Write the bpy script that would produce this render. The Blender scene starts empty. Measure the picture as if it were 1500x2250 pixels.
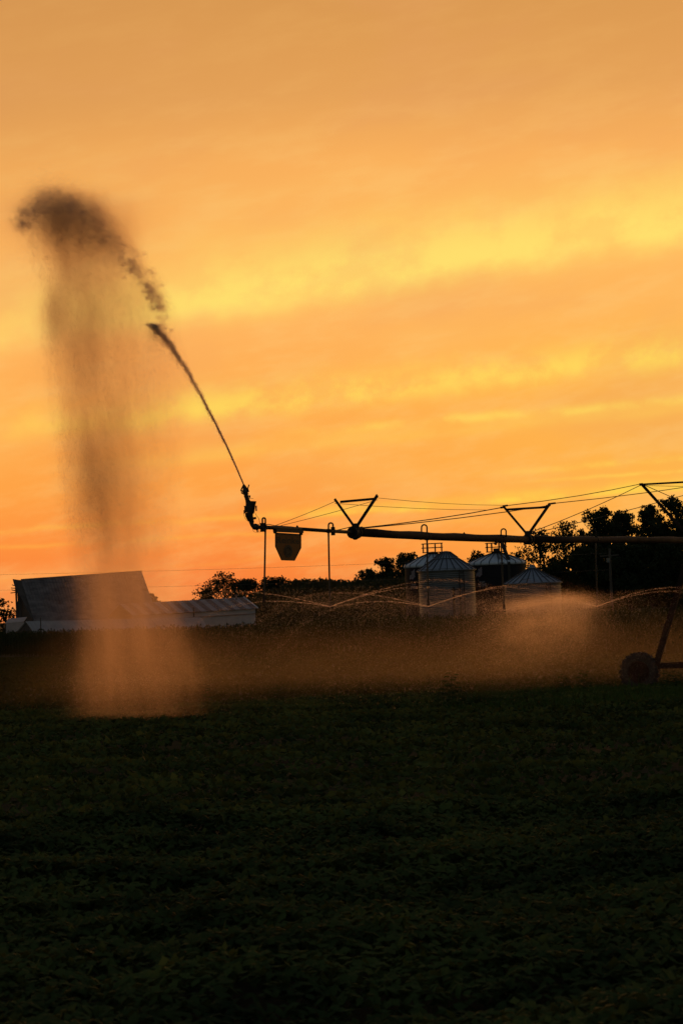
import bpy, math, random
import numpy as np
from mathutils import Vector, Matrix

random.seed(7)
rng = np.random.default_rng(11)
SC = bpy.context.scene
COL = SC.collection
R = math.radians
def lin(r, g, b, a=1.0):
    f = lambda c: (c/255/12.92) if c/255 <= 0.04045 else ((c/255+0.055)/1.055)**2.4
    return (f(r), f(g), f(b), a)

# ------------------------------------------------------------------ camera
FPX = 6250.0; CAMZ = 2.3; HY = 1338.0
PITCH = math.atan((HY-1125)/FPX); ROLL = R(2.2)
f_ = Vector((0, math.cos(PITCH), math.sin(PITCH)))
r0 = Vector((1, 0, 0)); u0 = Vector((0, -math.sin(PITCH), math.cos(PITCH)))
r_ = math.cos(ROLL)*r0 - math.sin(ROLL)*u0
u_ = math.sin(ROLL)*r0 + math.cos(ROLL)*u0
cam = bpy.data.cameras.new('camera'); camo = bpy.data.objects.new('camera', cam); COL.objects.link(camo)
cam.sensor_fit = 'VERTICAL'; cam.sensor_height = 36; cam.sensor_width = 24; cam.lens = 100
cam.clip_start = 0.5; cam.clip_end = 9000
cam.dof.use_dof = True; cam.dof.focus_distance = 75; cam.dof.aperture_fstop = 6.3
camo.matrix_world = Matrix(((r_.x, u_.x, -f_.x, 0), (r_.y, u_.y, -f_.y, 0), (r_.z, u_.z, -f_.z, CAMZ), (0, 0, 0, 1)))
SC.camera = camo

def ray(x, y):
    return f_ + r_*((x-750)/FPX) + u_*((1125-y)/FPX)
def at(x, y, D):                       # the point seen at photo pixel x, y and D metres ahead
    d = ray(x, y); d = d*(D/d.y)
    return Vector((d.x, d.y, d.z+CAMZ))
def px_of(X, Y, Z):                    # arrays -> photo pixel
    v = np.stack([X, Y, Z-CAMZ], -1)
    w = v@np.array(f_); return 750+FPX*(v@np.array(r_))/w, 1125-FPX*(v@np.array(u_))/w
def hit(x, y, p, n):                   # ray against plane through p with normal n
    d = ray(x, y); o = Vector((0, 0, CAMZ))
    return o + d*((p-o).dot(n)/d.dot(n))

# ------------------------------------------------------------------ sky and sun
SUN_AZ = 5.0; SUN_EL = 3.0
w = bpy.data.worlds.new('World'); SC.world = w; w.use_nodes = True
class NT:
    def __init__(s, nt): s.nt = nt
    def new(s, t, **k):
        n = s.nt.nodes.new(t)
        for a, b in k.items(): setattr(n, a, b)
        return n
    def link(s, a, b): s.nt.links.new(a, b)
    def m(s, op, a, b=0.0, c=0.0, clamp=False):
        n = s.new('ShaderNodeMath', operation=op, use_clamp=clamp)
        for i, v in enumerate((a, b, c)):
            if isinstance(v, (int, float)): n.inputs[i].default_value = v
            else: s.link(v, n.inputs[i])
        return n.outputs[0]
    def vec(s, a, b, c=0.0):
        n = s.new('ShaderNodeCombineXYZ')
        for i, v in enumerate((a, b, c)):
            if isinstance(v, (int, float)): n.inputs[i].default_value = v
            else: s.link(v, n.inputs[i])
        return n.outputs[0]
    def noise(s, v, scale=1.0, detail=3.0, rough=0.55):
        n = s.new('ShaderNodeTexNoise'); n.inputs['Scale'].default_value = scale
        n.inputs['Detail'].default_value = detail; n.inputs['Roughness'].default_value = rough
        if v is not None: s.link(v, n.inputs['Vector'])
        return n.outputs[0]
    def ramp(s, v, stops, interp='LINEAR'):
        n = s.new('ShaderNodeValToRGB'); cr = n.color_ramp; cr.interpolation = interp
        while len(cr.elements) < len(stops): cr.elements.new(0.5)
        for e, (p, c) in zip(cr.elements, stops): e.position = p; e.color = c
        s.link(v, n.inputs[0]); return n.outputs[0]
    def mix(s, f, a, b, mode='MIX'):
        n = s.new('ShaderNodeMix', data_type='RGBA', blend_type=mode)
        for i, v in ((0, f), (6, a), (7, b)):
            if isinstance(v, (int, float)): n.inputs[i].default_value = v
            elif isinstance(v, tuple): n.inputs[i].default_value = v
            else: s.link(v, n.inputs[i])
        return n.outputs[2]
    def sstep(s, v, a, b):
        n = s.new('ShaderNodeMapRange', interpolation_type='SMOOTHSTEP')
        s.link(v, n.inputs[0]); n.inputs[1].default_value = a; n.inputs[2].default_value = b
        return n.outputs[0]
w.node_tree.nodes.clear(); W = NT(w.node_tree)
tc = W.new('ShaderNodeTexCoord'); sp = W.new('ShaderNodeSeparateXYZ'); W.link(tc.outputs['Generated'], sp.inputs[0])
dx, dy, dz = sp.outputs
el = W.m('MULTIPLY', W.m('ARCSINE', dz), 57.2958)
az = W.m('MULTIPLY', W.m('ARCTAN2', dx, dy), 57.2958)
base = W.ramp(W.m('DIVIDE', W.m('ADD', el, 2.0), 40.0), [((e+2)/40, lin(*c)) for e, c in (
    (-2, (215, 104, 52)), (0, (236, 116, 56)), (0.7, (250, 129, 58)), (1.5, (254, 145, 62)), (2.6, (255, 163, 70)),
    (4.2, (255, 173, 80)), (6, (255, 180, 96)), (7.6, (255, 182, 95)), (9.0, (250, 176, 92)), (10.3, (230, 162, 88)),
    (12.2, (216, 151, 80)), (16, (190, 133, 86)), (24, (138, 104, 88)), (38, (88, 78, 84)))])
# warm drift towards the sun side
yel = W.sstep(az, -3.0, 8.0)
base = W.mix(W.m('MULTIPLY', W.m('MULTIPLY', yel, W.sstep(el, 9.0, 2.5)), 0.65), base, lin(255, 190, 78))
# soft blotches
bl = W.noise(W.vec(W.m('MULTIPLY', az, 0.16), W.m('MULTIPLY', W.m('SUBTRACT', el, W.m('MULTIPLY', az, 0.10)), 0.55)), 1.0, 4.0, 0.5)
base = W.mix(W.m('MULTIPLY', W.m('MULTIPLY', W.sstep(bl, 0.47, 0.72), W.sstep(el, 10.5, 8.5)), 0.35), base, lin(255, 194, 104))
bl2 = W.noise(W.vec(W.m('MULTIPLY', az, 0.22), W.m('MULTIPLY', W.m('SUBTRACT', el, W.m('MULTIPLY', az, 0.16)), 0.5), 7.0), 1.0, 4.0, 0.5)
base = W.mix(W.m('MULTIPLY', W.sstep(bl2, 0.46, 0.72), 0.24), base, lin(228, 156, 100))
bl3 = W.noise(W.vec(W.m('MULTIPLY', az, 0.5), W.m('MULTIPLY', W.m('SUBTRACT', el, W.m('MULTIPLY', az, 0.14)), 1.6), 13.0), 1.0, 6.0, 0.62)
base = W.mix(W.m('MULTIPLY', W.m('MULTIPLY', W.sstep(bl3, 0.42, 0.70), W.m('ADD', 0.25, W.m('MULTIPLY', W.sstep(el, 10.8, 8.3), 0.75))), 0.32), base, lin(255, 200, 116))
base = W.mix(W.m('MULTIPLY', W.m('MULTIPLY', W.sstep(az, 1.0, -9.0), W.sstep(el, 5.0, 11.0)), 0.45), base, lin(212, 148, 82))
def band(e0, slope, wu, wl, amp, warp, fa, seed, a0=None, patch=0.7):
    e1 = W.m('SUBTRACT', el, W.m('MULTIPLY', az, slope))
    wn = W.noise(W.vec(W.m('MULTIPLY', az, fa), W.m('MULTIPLY', e1, 0.35), seed), 1.0, 4.0, 0.6)
    d = W.m('ADD', W.m('SUBTRACT', e1, e0), W.m('MULTIPLY', W.m('SUBTRACT', wn, 0.5), warp))
    up = W.m('MAXIMUM', d, 0.0); lo = W.m('MINIMUM', d, 0.0)
    q = W.m('ADD', W.m('POWER', W.m('DIVIDE', up, wu), 2.0), W.m('POWER', W.m('DIVIDE', W.m('ABSOLUTE', lo), wl), 2.0))
    g = W.m('EXPONENT', W.m('MULTIPLY', q, -1.0))
    pn = W.noise(W.vec(W.m('MULTIPLY', az, fa*1.6), W.m('MULTIPLY', e1, 1.1), seed+3.3), 1.0, 5.0, 0.6)
    pm = W.m('ADD', 1.0-patch, W.m('MULTIPLY', W.sstep(pn, 0.34, 0.62), patch))
    o = W.m('MULTIPLY', W.m('MULTIPLY', g, pm), amp)
    if a0 is None: o = W.m('MULTIPLY', o, W.m('ADD', 0.42, W.m('MULTIPLY', W.sstep(az, -7.5, -1.5), 0.58)))
    if a0 is not None: o = W.m('MULTIPLY', o, W.sstep(az, a0-2.5, a0+2.0))
    return o
for args, c in (((6.55, 0.118, 0.95, 0.36, 0.92, 0.70, 0.5, 1.0, None, 0.42), (255, 226, 110)),
                ((4.30, 0.070, 0.40, 0.26, 0.95, 0.5, 0.6, 9.0, None, 0.75), (255, 214, 92)),
                ((3.62, 0.045, 0.10, 0.09, 0.7, 0.25, 0.5, 15.0, 0.5, 0.9), (255, 220, 96)),
                ((3.35, 0.060, 0.22, 0.14, 0.45, 0.4, 0.4, 16.5, -4.0, 0.6), (255, 200, 88)),
                ((2.50, 0.035, 0.07, 0.06, 0.65, 0.2, 0.6, 21.0, 4.5, 0.9), (255, 216, 88)),
                ((2.28, 0.035, 0.04, 0.04, 0.55, 0.2, 0.6, 22.0, 5.0, 0.9), (255, 216, 88)),
                ((1.95, 0.030, 0.16, 0.07, 0.9, 0.22, 0.5, 27.0, -0.5, 0.7), (255, 212, 78)),
                ((2.02, 0.030, 0.06, 0.05, 0.5, 0.3, 0.6, 29.0, -9.0, 0.8), (255, 184, 74)),
                ((1.62, 0.020, 0.05, 0.04, 0.45, 0.3, 0.5, 31.0, -9.0, 0.9), (255, 178, 72)),
                ((1.15, 0.050, 0.05, 0.04, 0.3, 0.3, 0.5, 35.0, -9.0, 0.9), (255, 162, 68))):
    base = W.mix(W.m('MINIMUM', band(*args), 1.0), base, lin(*c))
# the sunset glow fades away from the west; the rest of the dome is the clear dusk sky
sd = (math.sin(R(SUN_AZ)), math.cos(R(SUN_AZ)), 0.0)
dt = W.m('ADD', W.m('MULTIPLY', dx, sd[0]), W.m('MULTIPLY', dy, sd[1]))
glow = W.m('MULTIPLY', W.sstep(dt, 0.25, 0.93), W.sstep(el, 40.0, 10.0))
sky = W.new('ShaderNodeTexSky', sky_type='NISHITA', sun_disc=False)
sky.sun_elevation = R(SUN_EL); sky.sun_rotation = R(SUN_AZ); sky.dust_density = 2.0
bg1 = W.new('ShaderNodeBackground'); bg1.inputs[1].default_value = 0.10; W.link(sky.outputs[0], bg1.inputs[0])
bg2 = W.new('ShaderNodeBackground'); bg2.inputs[1].default_value = 1.0; W.link(base, bg2.inputs[0])
ms = W.new('ShaderNodeMixShader'); W.link(glow, ms.inputs[0]); W.link(bg1.outputs[0], ms.inputs[1]); W.link(bg2.outputs[0], ms.inputs[2])
wo = W.new('ShaderNodeOutputWorld'); W.link(ms.outputs[0], wo.inputs[0])

sl = bpy.data.lights.new('sun', 'SUN'); so = bpy.data.objects.new('sun', sl); COL.objects.link(so)
sl.energy = 0.55; sl.angle = R(3.0); sl.color = (1.0, 0.40, 0.13)
sdir = Vector((math.sin(R(SUN_AZ))*math.cos(R(SUN_EL)), math.cos(R(SUN_AZ))*math.cos(R(SUN_EL)), math.sin(R(SUN_EL))))
so.rotation_euler = sdir.to_track_quat('Z', 'Y').to_euler(); so.location = (0, 0, 30)
vs = SC.view_settings; vs.view_transform = 'Standard'; vs.look = 'None'; vs.exposure = 0.0; vs.gamma = 1.0; vs.use_curve_mapping = False
try:
    SC.cycles.max_bounces = 8; SC.cycles.transparent_max_bounces = 16; SC.cycles.diffuse_bounces = 3
    SC.cycles.caustics_reflective = False; SC.cycles.caustics_refractive = False
except Exception: pass

# ------------------------------------------------------------------ materials
def pmat(name, col, rough=0.7, metal=0.0, var=0.25, scale=3.0, bump=0.0, spec=0.4, stretch=(1, 1, 1), col2=None):
    m = bpy.data.materials.new(name); m.use_nodes = True; T = NT(m.node_tree)
    b = m.node_tree.nodes['Principled BSDF']
    t = T.new('ShaderNodeTexCoord'); mp = T.new('ShaderNodeMapping'); mp.inputs['Scale'].default_value = stretch
    T.link(t.outputs['Object'], mp.inputs[0])
    n = T.noise(mp.outputs[0], scale, 6.0, 0.65)
    c1 = tuple(c*(1-var) for c in col)+(1,); c2 = tuple(min(1, c*(1+var)) for c in (col2 or col))+(1,)
    T.link(T.ramp(n, [(0.3, c1), (0.7, c2)]), b.inputs['Base Color'])
    b.inputs['Roughness'].default_value = rough; b.inputs['Metallic'].default_value = metal
    b.inputs['Specular IOR Level'].default_value = spec
    if bump:
        bn = T.new('ShaderNodeBump'); bn.inputs['Strength'].default_value = bump; bn.inputs['Distance'].default_value = 0.02
        T.link(T.noise(mp.outputs[0], scale*6, 4.0), bn.inputs['Height']); T.link(bn.outputs[0], b.inputs['Normal'])
    return m
def leafmat(name, c1, c2, trans=0.35, scale=0.8, rough=0.75, spec=0.15):
    m = bpy.data.materials.new(name); m.use_nodes = True; T = NT(m.node_tree)
    b = m.node_tree.nodes['Principled BSDF']; out = m.node_tree.nodes['Material Output']
    t = T.new('ShaderNodeTexCoord'); n = T.noise(t.outputs['Object'], scale, 5.0, 0.7)
    c = T.ramp(n, [(0.32, c1+(1,)), (0.68, c2+(1,))])
    T.link(c, b.inputs['Base Color']); b.inputs['Roughness'].default_value = rough; b.inputs['Specular IOR Level'].default_value = spec
    tr = T.new('ShaderNodeBsdfTranslucent'); T.link(c, tr.inputs[0])
    mx = T.new('ShaderNodeMixShader'); mx.inputs[0].default_value = trans
    T.link(b.outputs[0], mx.inputs[1]); T.link(tr.outputs[0], mx.inputs[2]); T.link(mx.outputs[0], out.inputs[0])
    return m
M = {}
M['soil'] = pmat('soil', (0.035, 0.028, 0.018), 0.95, var=0.4, scale=0.5, bump=0.4, spec=0.1, col2=(0.035, 0.04, 0.015))
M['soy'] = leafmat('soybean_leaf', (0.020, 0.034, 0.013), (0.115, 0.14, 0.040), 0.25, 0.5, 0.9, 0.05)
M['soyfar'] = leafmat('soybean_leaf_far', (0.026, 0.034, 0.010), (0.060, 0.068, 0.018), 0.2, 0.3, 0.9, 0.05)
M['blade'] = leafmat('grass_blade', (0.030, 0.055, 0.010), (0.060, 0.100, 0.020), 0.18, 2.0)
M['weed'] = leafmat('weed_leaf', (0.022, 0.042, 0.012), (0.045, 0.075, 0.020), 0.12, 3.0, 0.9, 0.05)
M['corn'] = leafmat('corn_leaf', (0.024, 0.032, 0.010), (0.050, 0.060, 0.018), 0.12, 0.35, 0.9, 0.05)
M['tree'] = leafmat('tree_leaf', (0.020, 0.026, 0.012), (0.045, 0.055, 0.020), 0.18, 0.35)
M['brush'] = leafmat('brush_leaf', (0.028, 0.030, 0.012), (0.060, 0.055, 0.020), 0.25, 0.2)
M['bark'] = pmat('bark', (0.06, 0.045, 0.035), 0.95, var=0.4, scale=2, bump=0.5)
M['steel'] = pmat('galvanized_steel', (0.20, 0.19, 0.18), 0.62, 0.5, var=0.3, scale=3)
M['dark'] = pmat('weathered_dark_steel', (0.045, 0.032, 0.026), 0.7, 0.3, var=0.35, scale=6)
M['rust'] = pmat('rusty_pipe', (0.028, 0.014, 0.010), 0.8, 0.1, var=0.45, scale=2.5, spec=0.25, col2=(0.045, 0.020, 0.014))
M['hose'] = pmat('black_hose', (0.03, 0.028, 0.028), 0.5, var=0.2)
M['cable'] = pmat('steel_cable', (0.10, 0.08, 0.07), 0.6, 0.5, var=0.2)
M['rubber'] = pmat('tyre_rubber', (0.035, 0.03, 0.028), 0.85, var=0.3, scale=5)
M['brass'] = pmat('gun_casting', (0.06, 0.045, 0.035), 0.55, 0.6, var=0.4, scale=20)
M['bin'] = pmat('bin_galvanized', (0.17, 0.155, 0.155), 0.42, 0.45, var=0.18, scale=1.5, stretch=(1, 1, 0.4))
M['binroof'] = pmat('bin_roof_galvanized', (0.30, 0.30, 0.36), 0.6, 0.15, var=0.22, scale=1.2)
M['cap'] = pmat('white_tank_cap', (0.62, 0.62, 0.70), 0.45, 0.0, var=0.12, scale=1.2)
M['seam'] = pmat('dark_seam', (0.05, 0.05, 0.06), 0.7, 0.2)
M['tank'] = pmat('dark_glass_lined_steel', (0.018, 0.014, 0.018), 0.7, 0.0, var=0.3, scale=0.7, spec=0.2)
M['decal'] = pmat('white_decal', (0.36, 0.32, 0.35), 0.6, var=0.15)
M['decalred'] = pmat('red_decal', (0.13, 0.03, 0.035), 0.6, var=0.15)
M['barnroof'] = pmat('old_barn_roof', (0.16, 0.115, 0.11), 0.75, 0.1, var=0.4, scale=0.8, stretch=(1, 1, 3), bump=0.3, col2=(0.22, 0.17, 0.165))
M['board'] = pmat('weathered_boards', (0.10, 0.07, 0.06), 0.9, var=0.35, scale=2.5, stretch=(1, 1, 0.2))
M['sheet'] = pmat('galvanized_sheet', (0.44, 0.34, 0.34), 0.65, 0.15, var=0.15, scale=1.5)
M['rustsheet'] = pmat('rusted_sheet', (0.32, 0.19, 0.16), 0.85, 0.1, var=0.35, scale=1.5)
M['shedwall'] = pmat('faded_white_wall', (0.50, 0.40, 0.39), 0.85, var=0.15, scale=1.0)
M['whiteroof'] = pmat('pale_shed_roof', (0.42, 0.34, 0.33), 0.8, var=0.18, scale=1.0)
M['wood'] = pmat('pole_wood', (0.10, 0.075, 0.06), 0.9, var=0.3, scale=4, stretch=(1, 1, 0.1))
def signmat():
    m = bpy.data.materials.new('orange_sign_plastic'); m.use_nodes = True; T = NT(m.node_tree)
    b = m.node_tree.nodes['Principled BSDF']; out = m.node_tree.nodes['Material Output']
    t = T.new('ShaderNodeTexCoord'); n = T.noise(t.outputs['Object'], 6, 4)
    c = T.ramp(n, [(0.3, (0.20, 0.058, 0.008, 1)), (0.7, (0.26, 0.075, 0.010, 1))]); T.link(c, b.inputs['Base Color']); b.inputs['Roughness'].default_value = 0.6
    tr = T.new('ShaderNodeBsdfTranslucent'); T.link(c, tr.inputs[0]); mx = T.new('ShaderNodeMixShader'); mx.inputs[0].default_value = 0.35
    T.link(b.outputs[0], mx.inputs[1]); T.link(tr.outputs[0], mx.inputs[2]); T.link(mx.outputs[0], out.inputs[0]); return m
M['sign'] = signmat()
M['ink'] = pmat('black_ink', (0.02, 0.018, 0.016), 0.7, var=0.1)
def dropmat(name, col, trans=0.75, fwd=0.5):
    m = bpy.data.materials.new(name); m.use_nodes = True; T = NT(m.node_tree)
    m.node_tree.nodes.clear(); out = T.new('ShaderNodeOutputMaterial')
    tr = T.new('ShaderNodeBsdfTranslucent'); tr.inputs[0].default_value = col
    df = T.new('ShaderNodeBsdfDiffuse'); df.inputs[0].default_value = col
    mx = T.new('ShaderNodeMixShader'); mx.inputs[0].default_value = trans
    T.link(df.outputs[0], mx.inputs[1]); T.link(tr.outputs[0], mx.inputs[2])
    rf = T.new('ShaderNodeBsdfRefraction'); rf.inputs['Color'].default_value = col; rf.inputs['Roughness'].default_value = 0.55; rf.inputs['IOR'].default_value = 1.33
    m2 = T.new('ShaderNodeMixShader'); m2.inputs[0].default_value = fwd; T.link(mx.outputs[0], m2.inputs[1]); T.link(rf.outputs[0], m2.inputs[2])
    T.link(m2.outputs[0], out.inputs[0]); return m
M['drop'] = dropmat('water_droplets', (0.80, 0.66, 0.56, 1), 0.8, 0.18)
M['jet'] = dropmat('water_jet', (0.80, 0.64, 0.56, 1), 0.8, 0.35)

# ------------------------------------------------------------------ builders
def tag(o, label=None, cat=None, group=None, kind=None):
    if label: o['label'] = label
    if cat: o['category'] = cat
    if group: o['group'] = group
    if kind: o['kind'] = kind
    return o
def empty(name, loc, label, cat, group=None, rz=0):
    o = bpy.data.objects.new(name, None); COL.objects.link(o); o.location = loc; o.rotation_euler = (0, 0, rz)
    return tag(o, label, cat, group)
def root_loc(o):
    while o.parent: o = o.parent
    return Vector(o.location)
class MB:
    def __init__(s): s.v = []; s.f = []
    def add(s, vs, fs):
        k = len(s.v); s.v += [tuple(v) for v in vs]; s.f += [tuple(i+k for i in f) for f in fs]; return s
    def tube(s, pts, rad, n=8, cap=True):
        pts = [Vector(p) for p in pts]; N = len(pts)
        rad = rad if isinstance(rad, (list, tuple)) else [rad]*N
        vs = []; prev = None
        for i, p in enumerate(pts):
            t = (pts[min(i+1, N-1)]-pts[max(i-1, 0)])
            if t.length < 1e-9: t = Vector((0, 0, 1))
            t.normalize()
            if prev is None:
                a = Vector((0, 0, 1)) if abs(t.z) < 0.9 else Vector((1, 0, 0)); e1 = t.cross(a).normalized()
            else:
                e1 = (prev - t*prev.dot(t)).normalized()
            prev = e1; e2 = t.cross(e1)
            for k in range(n):
                an = 2*math.pi*k/n; vs.append(p+(e1*math.cos(an)+e2*math.sin(an))*rad[i])
        fs = [(i*n+k, i*n+(k+1) % n, (i+1)*n+(k+1) % n, (i+1)*n+k) for i in range(N-1) for k in range(n)]
        if cap: fs += [tuple(range(n))[::-1], tuple((N-1)*n+k for k in range(n))]
        return s.add(vs, fs)
    def box(s, c, sx, sy, sz, ax=None):
        c = Vector(c); X, Y, Z = ax or (Vector((1, 0, 0)), Vector((0, 1, 0)), Vector((0, 0, 1)))
        vs = [c+X*(a*sx/2)+Y*(b*sy/2)+Z*(d*sz/2) for a in (-1, 1) for b in (-1, 1) for d in (-1, 1)]
        return s.add(vs, [(0, 1, 3, 2), (4, 6, 7, 5), (0, 4, 5, 1), (2, 3, 7, 6), (0, 2, 6, 4), (1, 5, 7, 3)])
    def bar(s, a, b, w_, h_, side=None):       # rectangular bar from a to b; side = direction of width
        a = Vector(a); b = Vector(b); t = (b-a).normalized()
        sd_ = Vector(side) if side is not None else Vector((0, 0, 1))
        X = (sd_-t*sd_.dot(t)).normalized(); Y = t.cross(X)
        return s.box((a+b)/2, w_, h_, (b-a).length, (X, Y, t))
    def prism(s, poly, off):                   # polygon (3D points) extruded by off
        off = Vector(off); poly = [Vector(p) for p in poly]; n = len(poly)
        vs = [p-off/2 for p in poly]+[p+off/2 for p in poly]
        return s.add(vs, [tuple(range(n))[::-1], tuple(range(n, 2*n))]+[(i, (i+1) % n, n+(i+1) % n, n+i) for i in range(n)])
    def lathe(s, prof, c=(0, 0, 0), n=32, a0=0, a1=2*math.pi, X=None, Y=None, Z=None):
        c = Vector(c); X = X or Vector((1, 0, 0)); Y = Y or Vector((0, 1, 0)); Z = Z or Vector((0, 0, 1))
        full = abs(a1-a0-2*math.pi) < 1e-6; m = n if full else n+1
        vs = [c+(X*math.cos(a0+(a1-a0)*k/n)+Y*math.sin(a0+(a1-a0)*k/n))*r+Z*z for (r, z) in prof for k in range(m)]
        fs = [(i*m+k, i*m+(k+1) % m, (i+1)*m+(k+1) % m, (i+1)*m+k) for i in range(len(prof)-1) for k in range(n)]
        return s.add(vs, fs)
    def build(s, name, mat, parent=None, smooth=False, local=False, **kw):
        me = bpy.data.meshes.new(name)
        L = Vector((0, 0, 0)) if (parent is None or local) else root_loc(parent)
        me.from_pydata([(v[0]-L.x, v[1]-L.y, v[2]-L.z) for v in s.v], [], s.f); me.materials.append(mat)
        if smooth: me.polygons.foreach_set('use_smooth', [True]*len(me.polygons))
        o = bpy.data.objects.new(name, me); COL.objects.link(o)
        if parent is not None: o.parent = parent
        return tag(o, **kw)
def npmesh(name, V, F, mat, parent=None, smooth=False):   # V (n,3); F (m,k)
    me = bpy.data.meshes.new(name); V = np.asarray(V, np.float32)
    if parent is not None: V = V-np.array(root_loc(parent), np.float32)
    F = np.asarray(F, np.int32); m, k = F.shape
    me.vertices.add(len(V)); me.vertices.foreach_set('co', V.ravel())
    me.loops.add(m*k); me.loops.foreach_set('vertex_index', F.ravel())
    me.polygons.add(m); me.polygons.foreach_set('loop_start', np.arange(m, dtype=np.int32)*k)
    me.polygons.foreach_set('loop_total', np.full(m, k, np.int32))
    me.update(calc_edges=True); me.materials.append(mat)
    if smooth: me.polygons.foreach_set('use_smooth', np.ones(m, bool))
    o = bpy.data.objects.new(name, me); COL.objects.link(o)
    if parent is not None: o.parent = parent
    return o
def copyobj(o, parent=None, **kw):
    c = o.copy(); COL.objects.link(c)
    if parent is not None: c.parent = parent
    for k in list(c.keys()): del c[k]
    return tag(c, **kw)
def leaf_quads(C, size, up=0.0, aspect=0.6, rg=rng):
    """random leaf-like quads (diamonds) at centres C"""
    n = len(C); d = rg.normal(size=(n, 3)); d[:, 2] = d[:, 2]*(1-up)
    a = d/np.linalg.norm(d, axis=1)[:, None]
    nz = rg.normal(size=(n, 3)); nz[:, 2] += up*3
    b = np.cross(a, nz); b /= np.linalg.norm(b, axis=1)[:, None]+1e-9
    s_ = np.broadcast_to(size, (n,))[:, None]
    V = np.stack([C-a*s_/2, C+b*s_*aspect/2, C+a*s_/2, C-b*s_*aspect/2], 1).reshape(-1, 3)
    return V, np.arange(4*n).reshape(n, 4)

# ------------------------------------------------------------------ terrain
def sm(x, a, b):
    t = np.clip((x-a)/(b-a), 0, 1); return t*t*(3-2*t)
def ground(X, Y):
    X = np.asarray(X, float); Y = np.asarray(Y, float)
    z = -0.4+0.25*np.clip((Y-16)/49, -0.3, 1)
    z = z + (-0.65+0.15)*sm(Y, 64, 80)
    z = z + 0.15*sm(Y, 90, 130)
    u = X/np.maximum(Y, 1)*FPX                     # bearing, as metres across per metre ahead
    z = z + sm(u, -420, -60)*(sm(Y, 170, 260)*0.9 + sm(Y, 260, 400)*4.0)
    z = z - sm(Y, 470, 900)*sm(u, -420, -60)*4.5
    z = z + 0.06*np.sin(X*0.31+Y*0.11)*np.cos(Y*0.17)*sm(Y, 10, 30)
    return z
ys = np.concatenate([np.linspace(5, 130, 126), np.linspace(133, 500, 90), np.linspace(520, 1500, 25), [2500, 4500, 8000]])
us = np.linspace(-1, 1, 161)
GX = np.outer(ys*0.9+40, us); GY = np.repeat(ys[:, None], 161, 1)
GV = np.stack([GX, GY, ground(GX, GY)], -1).reshape(-1, 3)
i, j = np.meshgrid(np.arange(len(ys)-1), np.arange(160), indexing='ij'); q = (i*161+j).ravel()
g = npmesh('ground', GV, np.stack([q, q+1, q+162, q+161], 1), M['soil'], smooth=True)
tag(g, 'dark gently rolling farmland under the crops', kind='structure')
bm = MB(); bm.add([(-60, -60, -0.75), (60, -60, -0.75), (60, 5.2, -0.5), (-60, 5.2, -0.5)], [(0, 1, 2, 3)])
bm.build('ground', M['soil'], kind='structure', label='dark farmland behind the camera')

# bumps of the soybean canopy
def fbm(X, Y, seed=0, f=1.0):
    z = 0; r2 = np.random.default_rng(seed)
    for k in range(5):
        for _ in range(3):
            a = r2.uniform(0, 6.28); ph = r2.uniform(0, 6.28); fr = f*(1.75**k)
            z = z+np.sin((X*math.cos(a)+Y*math.sin(a))*fr+ph)/(1.55**k)/3
    return z/2.0
def field_pts(n, y0, y1, margin=1.25, power=1.0):
    t = rng.random(n); Y = np.sqrt(y0**2+t*(y1**2-y0**2)) if power == 1 else y0*(y1/y0)**t
    X = (rng.random(n)-0.5)*2*(0.12*margin*Y+0.6); return X, Y

# near soybean leaves: trefoils of bent leaflets
def leaflets(C, heading, tilt, L, Wd, droop):
    n = len(C); h = np.stack([np.cos(heading), np.sin(heading), np.zeros(n)], 1); s_ = np.stack([-np.sin(heading), np.cos(heading), np.zeros(n)], 1)
    up = np.array([0, 0, 1.0]); L = L[:, None]; Wd = Wd[:, None]; tl = tilt[:, None]; dr = droop[:, None]
    roll = rng.normal(0, 0.35, n)[:, None]
    s2 = s_*np.cos(roll)+up*np.sin(roll)
    mid = C+h*L*0.5*np.cos(tl)+up*L*0.5*np.sin(tl)
    tip = C+h*L*np.cos(tl)+up*(L*np.sin(tl)-dr*L)
    V = np.stack([C, mid+s2*Wd/2-up*0.012, tip, mid-s2*Wd/2-up*0.012, mid+up*0.004], 1).reshape(-1, 3)
    b_ = np.arange(n)*5
    F = np.concatenate([np.stack([b_, b_+1, b_+4], 1), np.stack([b_+1, b_+2, b_+4], 1), np.stack([b_+2, b_+3, b_+4], 1), np.stack([b_+3, b_, b_+4], 1)])
    return V, F
def canopy_z(X, Y, h0=0.40, amp=0.28):
    return ground(X, Y)+h0*0.93+amp*(1-0.6*sm(Y, 45, 60))*fbm(X, Y, 3, 1.1)
nT = 40000
X, Y = field_pts(nT, 12.5, 34)
dens = fbm(X, Y, 5, 1.6); keep = rng.random(nT) < 0.8+0.4*dens; X, Y = X[keep], Y[keep]; n = len(X)
zt = canopy_z(X, Y)-np.abs(rng.normal(0, 0.07, n))
C0 = np.stack([X, Y, zt], 1); hd = rng.random(n)*6.28; tl = rng.normal(-0.05, 0.4, n)
Vs, Fs, off = [], [], 0
for k in (-1.25, 0, 1.25):
    V, F = leaflets(C0, hd+k+rng.normal(0, 0.15, n), tl+rng.normal(0, 0.25, n), rng.uniform(0.07, 0.13, n), rng.uniform(0.05, 0.09, n), rng.uniform(0, 0.5, n))
    Vs.append(V); Fs.append(F+off); off += len(V)
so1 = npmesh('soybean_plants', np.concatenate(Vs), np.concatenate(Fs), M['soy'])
tag(so1, 'dark low soybean leaves filling the shaded foreground field', 'crop', kind='stuff')
nQ = 110000
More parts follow.
